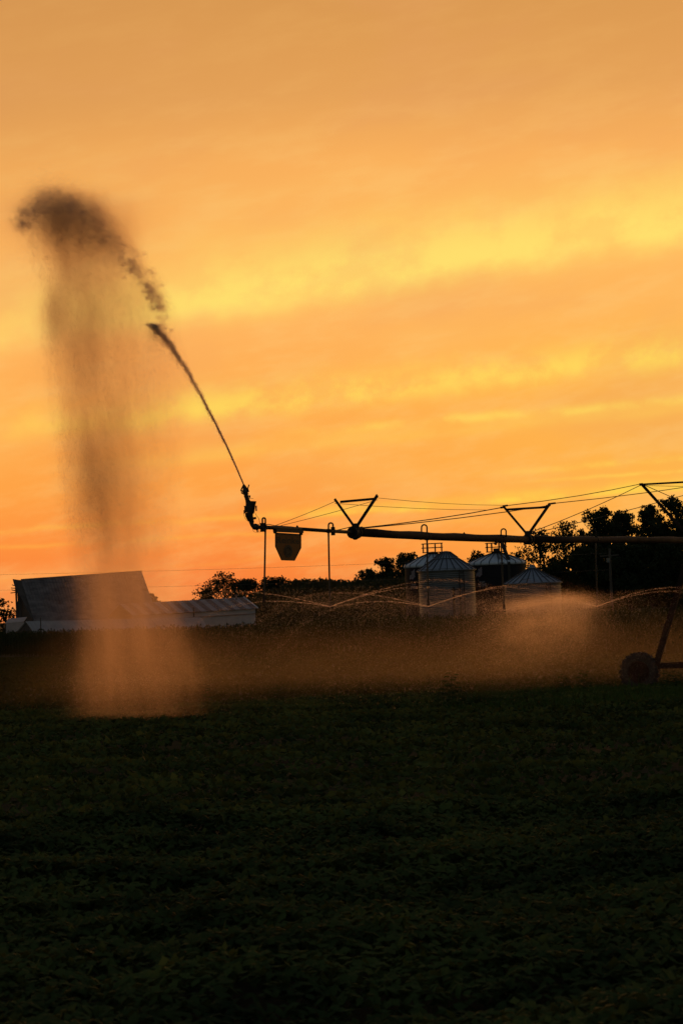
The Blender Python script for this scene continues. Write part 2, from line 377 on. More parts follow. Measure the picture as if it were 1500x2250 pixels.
X, Y = field_pts(nQ, 31, 82); dens = fbm(X, Y, 5, 1.2); keep = rng.random(nQ) < 0.7+0.4*dens; X, Y = X[keep], Y[keep]
zt = canopy_z(X, Y)-np.abs(rng.normal(0, 0.08, len(X)))+0.02
V, F = leaf_quads(np.stack([X, Y, zt], 1), rng.uniform(0.09, 0.17, len(X)), up=0.45, aspect=0.7)
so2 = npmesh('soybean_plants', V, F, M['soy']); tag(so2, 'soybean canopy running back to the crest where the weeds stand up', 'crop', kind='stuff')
nQ = 90000
X, Y = field_pts(nQ, 80, 205, 1.15); edge = 200-(X/Y*FPX+750)/1500*80; keep = Y < edge+3; X, Y = X[keep], Y[keep]
zt = ground(X, Y)+0.30+0.10*fbm(X, Y, 8, 0.7)-np.abs(rng.normal(0, 0.08, len(X)))
V, F = leaf_quads(np.stack([X, Y, zt], 1), rng.uniform(0.14, 0.30, len(X)), up=0.35, aspect=0.6)
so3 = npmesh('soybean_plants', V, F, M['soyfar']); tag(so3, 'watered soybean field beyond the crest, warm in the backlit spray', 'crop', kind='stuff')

# tall corn behind the soybean field: blades joined, nobody could count them
Vs, Fs, off = [], [], 0
rows = np.arange(0, 26, 0.8)
P = []
for rI, ro in enumerate(rows):
    for x_ in np.arange(-34, 30, 0.34):
        P.append((x_+random.uniform(-.1, .1), ro+random.uniform(-.08, .08)))
P = np.array(P); uX = P[:, 0]
Yc = 164-uX*2.6*0.95; Yc = np.clip(Yc, 110, 240); Yc = Yc+P[:, 1]
P = np.stack([uX, Yc], 1); zg = ground(P[:, 0], P[:, 1]); H = rng.normal(1.95, 0.13, len(P))+0.12*fbm(P[:, 0], P[:, 1], 21, 0.6)-0.36*sm(P[:, 0], 4, -8)
for k in range(7):
    hh = zg+H*(0.35+0.65*k/6)*rng.uniform(0.93, 1.03, len(P)); hd = rng.random(len(P))*6.28; L = rng.uniform(0.45, 0.75, len(P))*(1-0.25*k/6)
    d = np.stack([np.cos(hd), np.sin(hd)], 1); s_ = np.stack([-np.sin(hd), np.cos(hd)], 1)*0.04
    a = np.concatenate([P, hh[:, None]-0.12], 1)
    mid = np.concatenate([P+d*L[:, None]*0.45, (hh+0.16*(1 if k > 3 else 0.6))[:, None]], 1)
    tip = np.concatenate([P+d*L[:, None], (hh-0.10)[:, None]], 1); ss = np.concatenate([s_, np.zeros((len(P), 1))], 1)
    V = np.stack([a, mid-ss, tip, mid+ss], 1).reshape(-1, 3); Vs.append(V); Fs.append(np.arange(4*len(P)).reshape(-1, 4)+off); off += len(V)
st = np.stack([np.concatenate([P-[0.02, 0], zg[:, None]], 1), np.concatenate([P+[0.02, 0], zg[:, None]], 1), np.concatenate([P+[0.01, 0], (zg+H+0.12)[:, None]], 1), np.concatenate([P-[0.01, 0], (zg+H+0.12)[:, None]], 1)], 1).reshape(-1, 3)
Vs.append(st); Fs.append(np.arange(len(st)).reshape(-1, 4)+off)
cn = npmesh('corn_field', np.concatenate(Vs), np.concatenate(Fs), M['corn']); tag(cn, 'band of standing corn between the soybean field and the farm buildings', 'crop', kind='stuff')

# ------------------------------------------------------------------ brush on the hill
nB = 60000
uu = rng.uniform(-420, 900, nB); Y = rng.uniform(300, 440, nB); X = uu*Y/FPX
hb = np.clip(1.6+1.6*fbm(X, Y, 31, 0.25), 0.3, 4)*sm(uu, -430, -330)*sm(Y, 300, 350)
Z = ground(X, Y)+hb*rng.random(nB)**0.6
V, F = leaf_quads(np.stack([X, Y, Z], 1), rng.uniform(0.35, 0.8, nB), up=0.0)
tag(npmesh('brush', V, F, M['brush']), 'dark scrub and tall grass covering the hillside below the treeline', 'brush', kind='stuff')

# ------------------------------------------------------------------ trees
def make_tree(px, ytop, wpx, D, label, cat='tree', group='trees along the skyline', seed=0, low=0.22, leaf=0.30, cover=2.3, lobes=26):
    rg = np.random.default_rng(seed*17+5); rd = random.Random(seed*31+2)
    top = at(px, ytop, D); gz = float(ground(top.x, top.y)); H = top.z-gz; Wd = wpx/FPX*D
    root = empty('tree', (top.x, top.y, gz), label, cat, group)
    # lobes of foliage around an uneven envelope
    cl = []
    for k in range(lobes):
        t = rd.uniform(0, 1)**0.8; zc = H*(low+(0.93-low)*t)
        env = math.sin(math.pi*min(1, (0.22+0.70*t)))**0.7
        rr = Wd/2*env*rd.uniform(0.1, 0.86); a = rd.uniform(0, 6.28)
        rc = Wd*rd.uniform(0.10, 0.20)*(1-0.3*t)
        cl.append((rr*math.cos(a), rr*math.sin(a), min(zc, H-rc*0.8), rc))
    cl.append((rd.uniform(-.1, .1)*Wd, 0, H-Wd*0.11, Wd*0.11))
    tot = Wd*H*(1-low)/(leaf*leaf*0.33)*cover
    ws = np.array([c[3]**2 for c in cl]); ws = ws/ws.sum()
    Cs = []
    for (x_, y_, z_, rc), w_ in zip(cl, ws):
        m = int(tot*w_); d = rg.normal(size=(m, 3)); d /= np.linalg.norm(d, axis=1)[:, None]
        # finer twigs: sub-clusters on the lobe
        sub = rg.normal(size=(9, 3)); sub /= np.linalg.norm(sub, axis=1)[:, None]
        pick = sub[rg.integers(0, 9, m)]*rc*0.85 + d*rc*0.42*rg.random((m, 1))**0.5
        pick2 = d*rc*rg.random((m, 1))**0.45
        use = rg.random((m, 1)) < 0.6
        Cs.append(np.where(use, pick, pick2)*[1, 1, 0.85]+[x_, y_, z_])
    C = np.concatenate(Cs); V, F = leaf_quads(C, rg.uniform(leaf*0.6, leaf*1.25, len(C)), rg=rg)
    V = V+np.array([top.x, top.y, gz]); npmesh('crown', V, F, M['tree'], root)
    b = MB(); r_t = max(0.12, H*0.022); base_ = Vector((top.x, top.y, gz-0.2))
    pts = [base_, base_+Vector((rd.uniform(-.2, .2), 0, H*0.3)), base_+Vector((rd.uniform(-.4, .4), rd.uniform(-.3, .3), H*0.6)), base_+Vector((rd.uniform(-.5, .5), 0, H*0.86))]
    b.tube(pts, [r_t*1.3, r_t, r_t*0.6, r_t*0.15], 7)
    for (x_, y_, z_, rc) in cl[:14]:
        s0 = max(0.18, min(0.7, z_/H-0.18)); s_ = base_.lerp(pts[-1], s0/0.86)
        e = Vector((top.x+x_, top.y+y_, gz+z_)); mid = s_.lerp(e, 0.5)+Vector((0, 0, 0.1*H*rd.random()))
        b.tube([s_, mid, e], [r_t*0.45, r_t*0.28, r_t*0.08], 5, cap=False)
    b.build('trunk', M['bark'], root)
    return root
trees = [
 (8, 1312, 75, 330, 'leafy tree at the far left edge behind the barn gable'),
 (-42, 1320, 80, 335, 'tree just outside the left edge beside the barn'),
 (338, 1303, 52, 390, 'small round tree peeking out past the right end of the barn roof'),
 (490, 1256, 105, 430, 'broad pale hazy tree standing over the end of the striped shed roof'),
 (452, 1292, 50, 425, 'low bushy tree on the left flank of the broad hazy tree'),
 (540, 1272, 84, 445, 'small tree just left of the outermost hanging drop pipe'),
 (595, 1268, 88, 445, 'tree behind the outermost hanging drop pipe'),
 (645, 1274, 84, 445, 'tree under the hanging orange sign with a drooping right side'),
 (700, 1290, 76, 455, 'low tree in the dip left of the second drop pipe'),
 (738, 1281, 80, 455, 'low rounded tree right behind the second drop pipe'),
 (772, 1291, 40, 452, 'smallest tree in the dip before the dark grove'),
 (806, 1250, 56, 400, 'narrow tree forming the left shoulder of the dark grove by the bins'),
 (848, 1226, 92, 395, 'tall dark tree left of the flag painted tank'),
 (896, 1214, 84, 400, 'tall dark tree rising directly behind the flag painted tank'),
 (950, 1228, 74, 405, 'tree showing over the roof between the railing and the corrugated bin'),
 (1050, 1209, 64, 400, 'tree showing between the two white roofed tanks'),
 (1132, 1212, 56, 400, 'thin crowned tree just right of the ladder topped tank'),
 (1185, 1156, 104, 300, 'tree with sky gaps below the irrigation pipe beside the second truss'),
 (1248, 1138, 112, 305, 'dark tree rising above the pipe between the second truss and tower'),
 (1310, 1113, 116, 300, 'large dark tree above the pipe at the fifth drop pipe'),
 (1366, 1116, 112, 310, 'large dark tree left of the sloping tower strut'),
 (1424, 1105, 112, 300, 'dark tree crossed by the sloping tower strut'),
 (1482, 1086, 116, 295, 'tallest dark tree at the right edge above the pipe'),
 (1548, 1094, 120, 300, 'tall dark tree just outside the right edge'),
 (1216, 1236, 96, 285, 'low dark tree behind the cone roof of the short bin'),
 (1290, 1200, 120, 285, 'dense low tree in front of the grove by the utility pole'),
 (1380, 1192, 130, 285, 'dense low tree filling the grove below the pipe'),
 (1470, 1186, 130, 285, 'dense low tree beside the tower leg at the right edge'),
]
for k, (px, yt, wp, D, lab) in enumerate(trees):
    big = D <= 310; low_ = k >= 24
    make_tree(px, yt, wp*(1.3 if k in range(3, 13) or D < 320 else 1.12), D, lab, seed=k+1, low=0.10 if D > 380 or low_ else 0.2, leaf=0.34 if D > 380 else 0.30,
              cover=2.0 if k in (17, 3, 0, 16) else (2.8 if k in (18, 15) else 5.5), lobes=44 if big else 30)

# ------------------------------------------------------------------ barn and sheds
AL = R(25); RD = Vector((math.cos(AL), math.sin(AL), 0)); DN = Vector((math.sin(AL), -math.cos(AL), 0)); UP = Vector((0, 0, 1))
def roof_sheets(root, A, B, down, nS, th, mats, name='roof_sheet', ridge_cap=True, lap=0.02):
    """sheets between ridge A-B and eave A+down, B+down; each its own mesh, every second a touch prouder"""
    L = (B-A); nrm = L.cross(down).normalized()
    if nrm.z < 0: nrm = -nrm
    for k in range(nS):
        m = MB(); a = A+L*(k/nS); b = A+L*((k+1)/nS); o = nrm*(0.012 if k % 2 else 0.0)
        dv = down*(1+0.0015*math.sin(k*2.3))
        m.prism([a+o, b+o, b+o+dv, a+o+dv], nrm*th)
        for t in (0.02, 0.5): m.bar(a.lerp(b, t)+o+nrm*th, a.lerp(b, t)+o+nrm*th+dv, 0.05, 0.05, nrm)
        m.build(name, mats[k % len(mats)], root)
# big barn
D0 = 300; rl = at(47, 1275, D0); rr_ = at(303, 1257, D0)
zr = (rl.z+rr_.z)/2; A = Vector((rl.x, rl.y, rl.z-0.02)); B = A+RD*((rr_.x-rl.x)/RD.x); B.z = at(303, 1257, B.y).z
eave_r = at(349, 1362, B.y-4.6); run = (eave_r.x-B.x)/DN.x; down = Vector((DN.x*run, DN.y*run, eave_r.z-B.z))
barn = empty('barn', (A.x, A.y, float(ground(A.x, A.y))), 'big old barn with steep dull metal roof half veiled by the falling water', 'barn')
roof_sheets(barn, A, B, down, 20, 0.05, [M['barnroof']])
bk = Vector((-DN.x*2.2, -DN.y*2.2, -3.4)); m = MB(); m.prism([A, B, B+bk, A+bk], Vector((0, 0, 0.08))); m.build('rear_roof', M['barnroof'], barn)
m = MB(); m.tube([A+UP*0.08, B+UP*0.08], 0.09, 6); m.build('ridge_cap', M['rustsheet'], barn)
gz = float(ground(A.x, A.y))
def gable(root, P0, name='gable_wall'):
    f1 = P0+down*0.985; b1 = P0+bk*0.97
    poly = [P0-UP*0.12, f1, Vector((f1.x, f1.y, gz-0.5)), Vector((b1.x, b1.y, gz-0.5)), b1]
    n_ = 9
    mm = MB(); mm.prism(poly, RD*0.12); o = mm.build(name, M['board'], root); return o
gable(barn, A+RD*0.25); gable(barn, B-RD*0.35)
m = MB(); f1 = A+down*0.98; f2 = B+down*0.98
m.prism([f1, f2, Vector((f2.x, f2.y, gz-.5)), Vector((f1.x, f1.y, gz-.5))], DN*0.1); m.build('front_wall', M['board'], barn)
m = MB(); f1 = A+bk*0.97; f2 = B+bk*0.97
m.prism([f1, f2, Vector((f2.x, f2.y, gz-.5)), Vector((f1.x, f1.y, gz-.5))], DN*0.1); m.build('rear_wall', M['board'], barn)
# hay hood: the roof runs on past the gable, and broken boards stick out below it
m = MB(); hA = A-RD*0.92; hA.z = at(30, 1273, hA.y).z
m.prism([A, hA, hA+down*0.10+UP*-0.1, A+down*0.96], Vector((0, 0, 0.07))); m.build('hay_hood', M['board'], barn)
for k, (x0, y0, x1, y1) in enumerate(((27, 1285, 40, 1289), (25, 1292, 41, 1293), (26, 1296, 41, 1300), (24, 1303, 42, 1301), (33, 1280, 40, 1284))):
    m = MB(); m.bar(at(x0, y0, A.y+0.6), at(x1, y1, A.y+0.3), 0.09, 0.04, UP); m.build('broken_board', M['board'], barn)
for px0, px1 in ((31, 36), (36, 41), (41, 46)):   # standing boards on the ragged edge of the gable
    m = MB(); m.prism([at(px0+2, 1279+px0-31, A.y+0.25), at(px1+2, 1281+px0-31, A.y+0.2), at(px1+4, 1395, A.y+0.2), at(px0+7, 1395, A.y+0.25)], DN*0.05); m.build('gable_board', M['board'], barn)

# long shed with striped roof
D1 = 282; eR = at(566, 1337, D1); rR = at(535, 1313, D1+3.0)
dn2 = eR-rR; Lp = 13.2
rL = rR-RD*Lp; rL.z = at(320, 1326, rL.y).z
shed = empty('long_shed', (rR.x, rR.y, float(ground(rR.x, rR.y))), 'long low shed with rust striped metal roof right of the barn', 'shed')
roof_sheets(shed, rL, rR, dn2, 22, 0.04, [M['sheet'], M['rustsheet']])
bk2 = Vector((-dn2.x, -dn2.y, dn2.z)); m = MB(); m.prism([rL, rR, rR+bk2, rL+bk2], Vector((0, 0, 0.05))); m.build('rear_roof', M['sheet'], shed)
gz2 = float(ground(rR.x, rR.y))-0.6; eL = rL+dn2; eR2 = rR+dn2
inn = -DN*0.25
wl = [eL+inn-UP*0.06, eR2+inn-RD*0.2-UP*0.06]
m = MB(); m.prism([wl[0], wl[1], Vector((wl[1].x, wl[1].y, gz2)), Vector((wl[0].x, wl[0].y, gz2))], DN*0.1); m.build('front_wall', M['shedwall'], shed)
wr = rR+bk2-inn-RD*0.2; m = MB()
m.prism([wl[1], rR-RD*0.2-UP*0.1, wr-UP*0.06, Vector((wr.x, wr.y, gz2)), Vector((wl[1].x, wl[1].y, gz2))], RD*0.1); m.build('gable_wall', M['shedwall'], shed)
wl2 = rL+bk2-inn; m = MB(); m.prism([wl2, wr, Vector((wr.x, wr.y, gz2)), Vector((wl2.x, wl2.y, gz2))], DN*0.1); m.build('rear_wall', M['shedwall'], shed)
m = MB(); m.bar(wl[0]+DN*0.1-UP*0.45, wl[1]+DN*0.1-UP*0.45, 0.09, 0.07, UP); m.build('wall_rail', M['rustsheet'], shed)
m = MB(); m.bar(rR+UP*0.05, eR2+UP*0.05+RD*0.03, 0.12, 0.08, UP); m.build('barge_board', M['cap'], shed)
m = MB(); vp = rR-RD*1.0+dn2*0.15; m.tube([vp, vp+UP*0.38], 0.10, 8); m.tube([vp+UP*0.38, vp+UP*0.48], 0.16, 8); m.build('vent_pipe', M['rustsheet'], shed)
m = MB(); vp = wl[0].lerp(wl[1], 0.49)+DN*0.3; m.tube([vp-UP*1.0, vp+UP*0.55], 0.07, 6); m.build('downpipe', M['board'], shed)

# front low shed with pale roof
D2 = 255
fL = at(57, 1366, D2); fR = at(441, 1357, D2+5.5); dv = at(460, 1377, fR.y-1.2)-fR; dv.z = -1.0
fs = empty('low_shed', (fL.x, fL.y, float(ground(fL.x, fL.y))), 'low shed with long pale roof and small dark gable in front of the barn', 'shed')
roof_sheets(fs, fL, fR, dv*1.5, 24, 0.04, [M['whiteroof']])
bk3 = Vector((-dv.x*1.5-0.4, -dv.y*1.5, dv.z*1.5)); m = MB(); m.prism([fL, fR, fR+bk3, fL+bk3], Vector((0, 0, 0.05))); m.build('rear_roof', M['whiteroof'], fs)
g0 = float(ground(fL.x, fL.y))-0.5
m = MB(); a_, b_ = fL+dv*1.48+RD*0.15, fL+bk3*0.98+RD*0.15
m.prism([fL+RD*0.15-UP*0.05, a_, Vector((a_.x, a_.y, g0)), Vector((b_.x, b_.y, g0)), b_], RD*0.08); m.build('gable_wall', M['board'], fs)
m = MB(); a_, b_ = fR+dv*1.48-RD*0.15, fR+bk3*0.98-RD*0.15
m.prism([fR-RD*0.15-UP*0.05, a_, Vector((a_.x, a_.y, g0)), Vector((b_.x, b_.y, g0)), b_], RD*0.08); m.build('gable_wall', M['shedwall'], fs)
m = MB(); a_, b_ = fL+dv*1.45, fR+dv*1.45; m.prism([a_, b_, Vector((b_.x, b_.y, g0)), Vector((a_.x, a_.y, g0))], DN*0.08); m.build('front_wall', M['shedwall'], fs)
# small white lean-to at far left
ws_ = empty('lean_to', tuple(at(30, 1395, 262)), 'small white lean-to at the far left end below the barn gable', 'shed')
p = [at(15, 1371, 262), at(53, 1367, 264), at(53, 1420, 264), at(15, 1420, 262)]
m = MB(); m.prism(p, Vector((0, 0.15, 0))); m.build('front_wall', M['shedwall'], ws_)
m = MB(); m.prism([p[0]+UP*0.03-Vector((.1, .15, 0)), p[1]+UP*0.03-Vector((0, .15, 0)), p[1]+Vector((0, 2.6, 0.45)), p[0]+Vector((-.1, 2.6, 0.45))], Vector((0, 0, 0.06))); m.build('roof', M['whiteroof'], ws_)
m = MB(); m.prism([p[0], p[3], p[3]+Vector((0, 2.5, 0)), p[0]+Vector((0, 2.5, .4))], Vector((0.1, 0, 0))); m.build('side_wall', M['shedwall'], ws_)
pp = empty('vent_post', tuple(at(90, 1392, 250)), 'thin post with a small cap in front of the low pale roof', 'post')
m = MB(); m.tube([at(90, 1400, 250), at(90, 1357, 250)], 0.05, 6); m.build('post', M['wood'], pp)
m = MB(); m.box(at(90, 1383, 249.8), 0.28, 0.2, 0.14); m.build('cap', M['dark'], pp)

# ------------------------------------------------------------------ grain bins and tanks
def text_mesh(txt, size, name, mat, parent, bold=0.0):
    cu = bpy.data.curves.new(name, 'FONT'); cu.body = txt; cu.size = size; cu.offset = bold; cu.align_x = 'CENTER'; cu.align_y = 'CENTER'; cu.resolution_u = 3; cu.extrude = 0.0
    o = bpy.data.objects.new(name, cu); COL.objects.link(o); dg = bpy.context.evaluated_depsgraph_get()
    me = bpy.data.meshes.new_from_object(o.evaluated_get(dg)); COL.objects.unlink(o); bpy.data.objects.remove(o)
    me.materials.clear(); me.materials.append(mat); me.name = name
    r = bpy.data.objects.new(name, me); COL.objects.link(r); r.parent = parent; return r
def grain_bin(px, yE, yT, rpx, D, label, tiers, npan=24, pitch=0.155):
    c = at(px, yE, D); gz = float(ground(c.x, c.y)); sc = D/FPX; r = rpx*sc; hE = c.z-gz
    root = empty('grain_bin', (c.x, c.y, gz), label, 'grain bin', 'corrugated steel grain bins')
    prof = [(r, -0.5)]; z = -0.5
    while z < hE-0.05:
        for dz_, dr in ((0.25, 0.034), (0.5, 0.0), (0.75, -0.034), (1.0, 0.0)): prof.append((r+dr, z+pitch*dz_))
        z += pitch
    m = MB(); m.lathe(prof, n=72); m.build('wall', M['bin'], root, smooth=True, local=True)
    for k in range(1, int(hE/0.82)+1):                     # bolted rings where the sheets overlap
        m = MB(); zz = k*0.84; m.lathe([(r+0.03, zz-0.02), (r+0.042, zz-0.012), (r+0.042, zz+0.012), (r+0.03, zz+0.02)], n=60)
        m.build('sheet_joint', M['bin'], root, local=True)
    m = MB(); m.lathe([(r+0.02, hE-0.08), (r+0.15, hE-0.06), (r+0.15, hE-0.02), (r+0.02, hE-0.02)], n=72); m.build('eave_ring', M['bin'], root, local=True)
    a = 2*math.pi/npan
    for ti, (ra, za, rb, zb) in enumerate(tiers):          # roof panels, each a mesh
        proto = None
        for k in range(npan):
            if proto is None:
                m = MB(); A0 = (ra*math.cos(0), ra*math.sin(0), hE+za); A1 = (ra*math.cos(a), ra*math.sin(a), hE+za)
                B0 = (rb, 0, hE+zb); B1 = (rb*math.cos(a), rb*math.sin(a), hE+zb)
                m.prism([A0, A1, B1, B0], Vector((0, 0, 0.02)))
                proto = m.build('roof_panel', M['binroof'], root, local=True)
                m = MB(); m.bar(Vector(A0)+UP*0.035, Vector(B0)+UP*0.035, 0.06, 0.06, UP); ps = m.build('roof_seam', M['seam'], root, local=True)
            else:
                c_ = copyobj(proto, root); c_.rotation_euler = (0, 0, a*k); c_ = copyobj(ps, root); c_.rotation_euler = (0, 0, a*k)
        m = MB(); m.lathe([(rb+0.03, hE+zb-0.02), (rb+0.05, hE+zb+0.05), (rb-0.02, hE+zb+0.06)], n=36); m.build('roof_ring', M['seam'], root, local=True)
    rb, zb = tiers[-1][2], hE+tiers[-1][3]
    m = MB(); m.lathe([(rb+0.04, zb), (rb+0.04, zb+0.05), (rb*0.5, zb+0.10), (0.001, zb+0.12)], n=24); m.build('roof_cap', M['bin'], root, local=True)
    # side ladder
    m = MB(); an = R(-62); Rv = Vector((math.cos(an), math.sin(an), 0)); Tv = Vector((-math.sin(an), math.cos(an), 0)); P0 = Rv*(r+0.12)
    for s_ in (-.2, .2): m.bar(P0+Tv*s_, P0+Tv*s_+UP*hE, 0.04, 0.04, Rv)
    for k in range(int(hE/0.3)): m.bar(P0-Tv*.2+UP*(k*.3+.2), P0+Tv*.2+UP*(k*.3+.2), 0.03, 0.03, UP)
    m.build('ladder', M['dark'], root, local=True)
    return root, r, hE
A_ = grain_bin(980, 1253, 1212, 61.5, 230, 'tallest looking silver corrugated grain bin with two tier cone roof in front', [(2.42, 0.0, 1.05, 0.90), (1.0, 0.97, 0.38, 1.45)])
bd, rD, hD = grain_bin(1169, 1281, 1245, 61.5, 225, 'short silver corrugated grain bin with low cone roof near the grove', [(2.36, 0.0, 0.34, 1.12)])
m = MB(); m.lathe([(0.30, hD+1.15), (0.30, hD+1.28), (0.20, hD+1.33), (0.20, hD+1.38), (0.26, hD+1.40), (0.02, hD+1.46)], n=16); m.build('vent', M['binroof'], bd, local=True)
m = MB(); m.tube([(-1.0, -1.9, hD+0.28), (1.5, -1.2, hD+0.52), (2.2, -.4, hD+0.2)], 0.02, 5); m.build('roof_cable', M['cable'], bd, local=True)

def tank(px, yE, rpx, D, hcap, label, ang0, flag_a, txt_a):
    c = at(px, yE, D); gz = float(ground(c.x, c.y)); sc = D/FPX; r = rpx*sc; hE = c.z-gz
    root = empty('storage_tank', (c.x, c.y, gz), label, 'tank', 'white roofed dark tanks')
    m = MB(); m.lathe([(r-0.05, -0.5), (r-0.05, hE)], n=72); m.build('wall', M['tank'], root, smooth=True, local=True)
    for k in range(1, int(hE/1.4)+1):
        m = MB(); m.lathe([(r-0.045, k*1.4-0.02), (r-0.03, k*1.4-0.01), (r-0.03, k*1.4+0.01), (r-0.045, k*1.4+.02)], n=60); m.build('sheet_joint', M['tank'], root, local=True)
    prof = [(r-0.06, hE-0.03), (r+0.02, hE), (r+0.05, hE+0.12), (r+0.0, hE+0.24), (r-0.14, hE+0.34), (r-0.45, hE+0.46), (r*0.62, hE+hcap*0.62), (0.42, hE+hcap)]
    npan = 20; a = 2*math.pi/npan; proto = None; ps = None
    for k in range(npan):
        if proto is None:
            m = MB(); m.lathe(prof, n=4, a0=0, a1=a); proto = m.build('roof_panel', M['cap'], root, smooth=True, local=True)
            m = MB(); m.tube([(p_[0]+0.015, 0, p_[1]+0.02) for p_ in prof[1:]], 0.035, 5); ps = m.build('roof_seam', M['seam'], root, local=True)
        else:
            c1 = copyobj(proto, root); c1.rotation_euler = (0, 0, a*k); c2 = copyobj(ps, root); c2.rotation_euler = (0, 0, a*k)
    m = MB(); m.lathe([(0.46, hE+hcap-0.02), (0.46, hE+hcap+0.14), (0.001, hE+hcap+0.18)], n=16); m.build('hatch', M['dark'], root, local=True)
    # platform and railing
    pz = hE+hcap+0.10; hw = 0.85; m = MB(); m.box((0, -0.1, pz), 2*hw+.15, 1.3, 0.07); m.build('platform', M['dark'], root, local=True)
    m = MB()
    for zz in (0.42, 0.80):
        for y_ in (-0.7, 0.5): m.bar((-hw-.15, y_, pz+zz), (hw+.1, y_, pz+zz+0.02), 0.065, 0.065, UP)
        for x_ in (-hw, hw): m.bar((x_, -0.7, pz+zz), (x_, 0.5, pz+zz), 0.04, 0.04, UP)
    m.build('rail', M['dark'], root, local=True)
    for x_ in (-hw, -hw+.42, 0.25, hw):
        for y_ in (-0.7, 0.5): m = MB(); m.bar((x_, y_, pz), (x_, y_, pz+0.82), 0.085, 0.085, Vector((1, 0, 0))); m.build('railing_post', M['dark'], root, local=True)
    # flag of wavy stripes wrapped round the wall, and the lettering below it
    def wrap(u, z_, off=0.0): an = R(-90)+flag_a+u/r; return (math.cos(an)*(r-0.035+off), math.sin(an)*(r-0.035+off), z_)
    fw, fh, ft = 0.76, 0.80, hE-0.22
    for k in range(13):
        m = MB(); vs = []; N = 14
        for q_ in range(N+1):
            u = -fw/2+fw*q_/N; wv = 0.07*math.sin(q_/N*9.0-0.6)+0.16*(q_/N)
            if k < 7 and u < -fw/2+fw*0.42: u = -fw/2+fw*0.42
            zt = ft-fh*k/13+wv-0.12; vs += [wrap(u, zt), wrap(u, zt-fh/13)]
        m.add(vs, [(2*i_, 2*i_+1, 2*i_+3, 2*i_+2) for i_ in range(N)]); m.build('flag_stripe', M['decal'] if k % 2 else M['decalred'], root, local=True)
    for txt, zz, wd, hh in (('Harvestore', hE-1.62, 0.62, 0.20), ('SYSTEMS', hE-1.95, 0.88, 0.26)):
        o = text_mesh(txt, 1.0, 'lettering', M['decal'], root); me = o.data
        co = np.empty(len(me.vertices)*3, np.float32); me.vertices.foreach_get('co', co); co = co.reshape(-1, 3)
        co[:, 0] = (co[:, 0]-(co[:, 0].max()+co[:, 0].min())/2)/np.ptp(co[:, 0])*wd; co[:, 1] = (co[:, 1]-co[:, 1].min())/np.ptp(co[:, 1])*hh
        an = R(-90)+txt_a+co[:, 0]/r
        out = np.stack([np.cos(an)*(r-0.03), np.sin(an)*(r-0.03), zz+co[:, 1]], 1); me.vertices.foreach_set('co', out.astype(np.float32).ravel()); me.update()
    return root, r, hE
tb, rB, hB = tank(951, 1246, 63.5, 262, 1.25, 'dark tank with white ribbed roof and flag, mostly behind the silver bin', 0, R(-50), R(-46))
tcn, rC, hC = tank(1091, 1241, 63.5, 262, 1.10, 'dark tank with white ribbed roof, ladder chute and hanging lamp on top', 0, R(-43), R(-36))
m = MB(); m.bar((0.45, -1.2, hC+2.05), (1.0, -2.2, hC+0.25), 0.30, 0.22, Vector((1, 0, 0))); m.bar((0.95, -2.45, hC+0.2), (0.95, -2.6, 0), 0.28, 0.2, Vector((1, 0, 0))); m.build('ladder_chute', M['dark'], tcn, local=True)
m = MB()
for s_ in (-.18, .12): m.bar((0.2+s_, -1.3, hC+1.1), (0.35+s_, -2.75, hC+0.1), 0.04, 0.04, UP)
for k in range(8): m.bar((0.02+k*0.02, -1.3-k*.2, hC+1.08-k*0.14), (0.32+k*.02, -1.3-k*.2, hC+1.08-k*0.14), 0.04, 0.04, UP)
m.build('roof_ladder', M['dark'], tcn, local=True)
m = MB(); m.bar((-0.1, -0.9, hC+1.2), (-0.1, -0.9, hC+1.5), 0.45, 0.35, Vector((1, 0, 0))); m.build('vent_box', M['dark'], tcn, local=True)
m = MB(); m.bar((-0.35, -0.8, hC+2.0), (0.5, -1.0, hC+2.15), 0.05, 0.05, UP); m.tube([(-.02, -.9, hC+2.1), (-.12, -.9, hC+1.86), (-.16, -.9, hC+1.8)], [0.07, 0.15, 0.02], 8); m.build('lamp', M['dark'], tcn, local=True)

# utility pole and wires
up = empty('utility_pole', tuple(at(1345, 1345, 272)), 'faint wooden utility pole in front of the dark grove', 'pole')
m = MB(); m.tube([at(1344, 1350, 272), at(1338, 1205, 272)], [0.15, 0.10], 8); m.build('pole', M['wood'], up)
m = MB(); m.bar(at(1318, 1222, 272), at(1358, 1219, 272), 0.12, 0.1, UP); m.build('crossarm', M['wood'], up)
m = MB(); m.tube([at(1335, 1236, 271.5), at(1335, 1226, 271.5)], 0.16, 10); m.build('transformer', M['steel'], up)
for k, (ya, yb, D_) in enumerate(((1262, 1213, 400), (1296, 1250, 400), (1255, 1209, 402))):
    if k == 2: continue
    pts = []
    for t in np.linspace(0, 1, 16):
        D_t = 400-128*t; p_ = at(-60+1400*t, ya+2+(yb-ya)*t+0.0+6*math.sin(math.pi*t), D_t); pts.append(p_)
    m = MB(); m.tube(pts, 0.012, 4, cap=False); o = m.build('power_line', M['cable'])
    tag(o, ['upper thin power line crossing the orange sky under the sign', 'lower thin power line crossing just above the treetops'][k], 'power line', 'power lines')
ph = empty('wooden_post', tuple(at(998, 1372, 222)), 'short dark post with a crossbar in front of the silver bin', 'post')
m = MB(); m.bar(at(998, 1385, 222), at(996, 1290, 222), 0.16, 0.14, Vector((1, 0, 0))); m.build('post', M['dark'], ph)
m = MB(); m.bar(at(991, 1296, 221.8), at(1006, 1295, 221.8), 0.10, 0.08, UP); m.build('crossbar', M['dark'], ph)

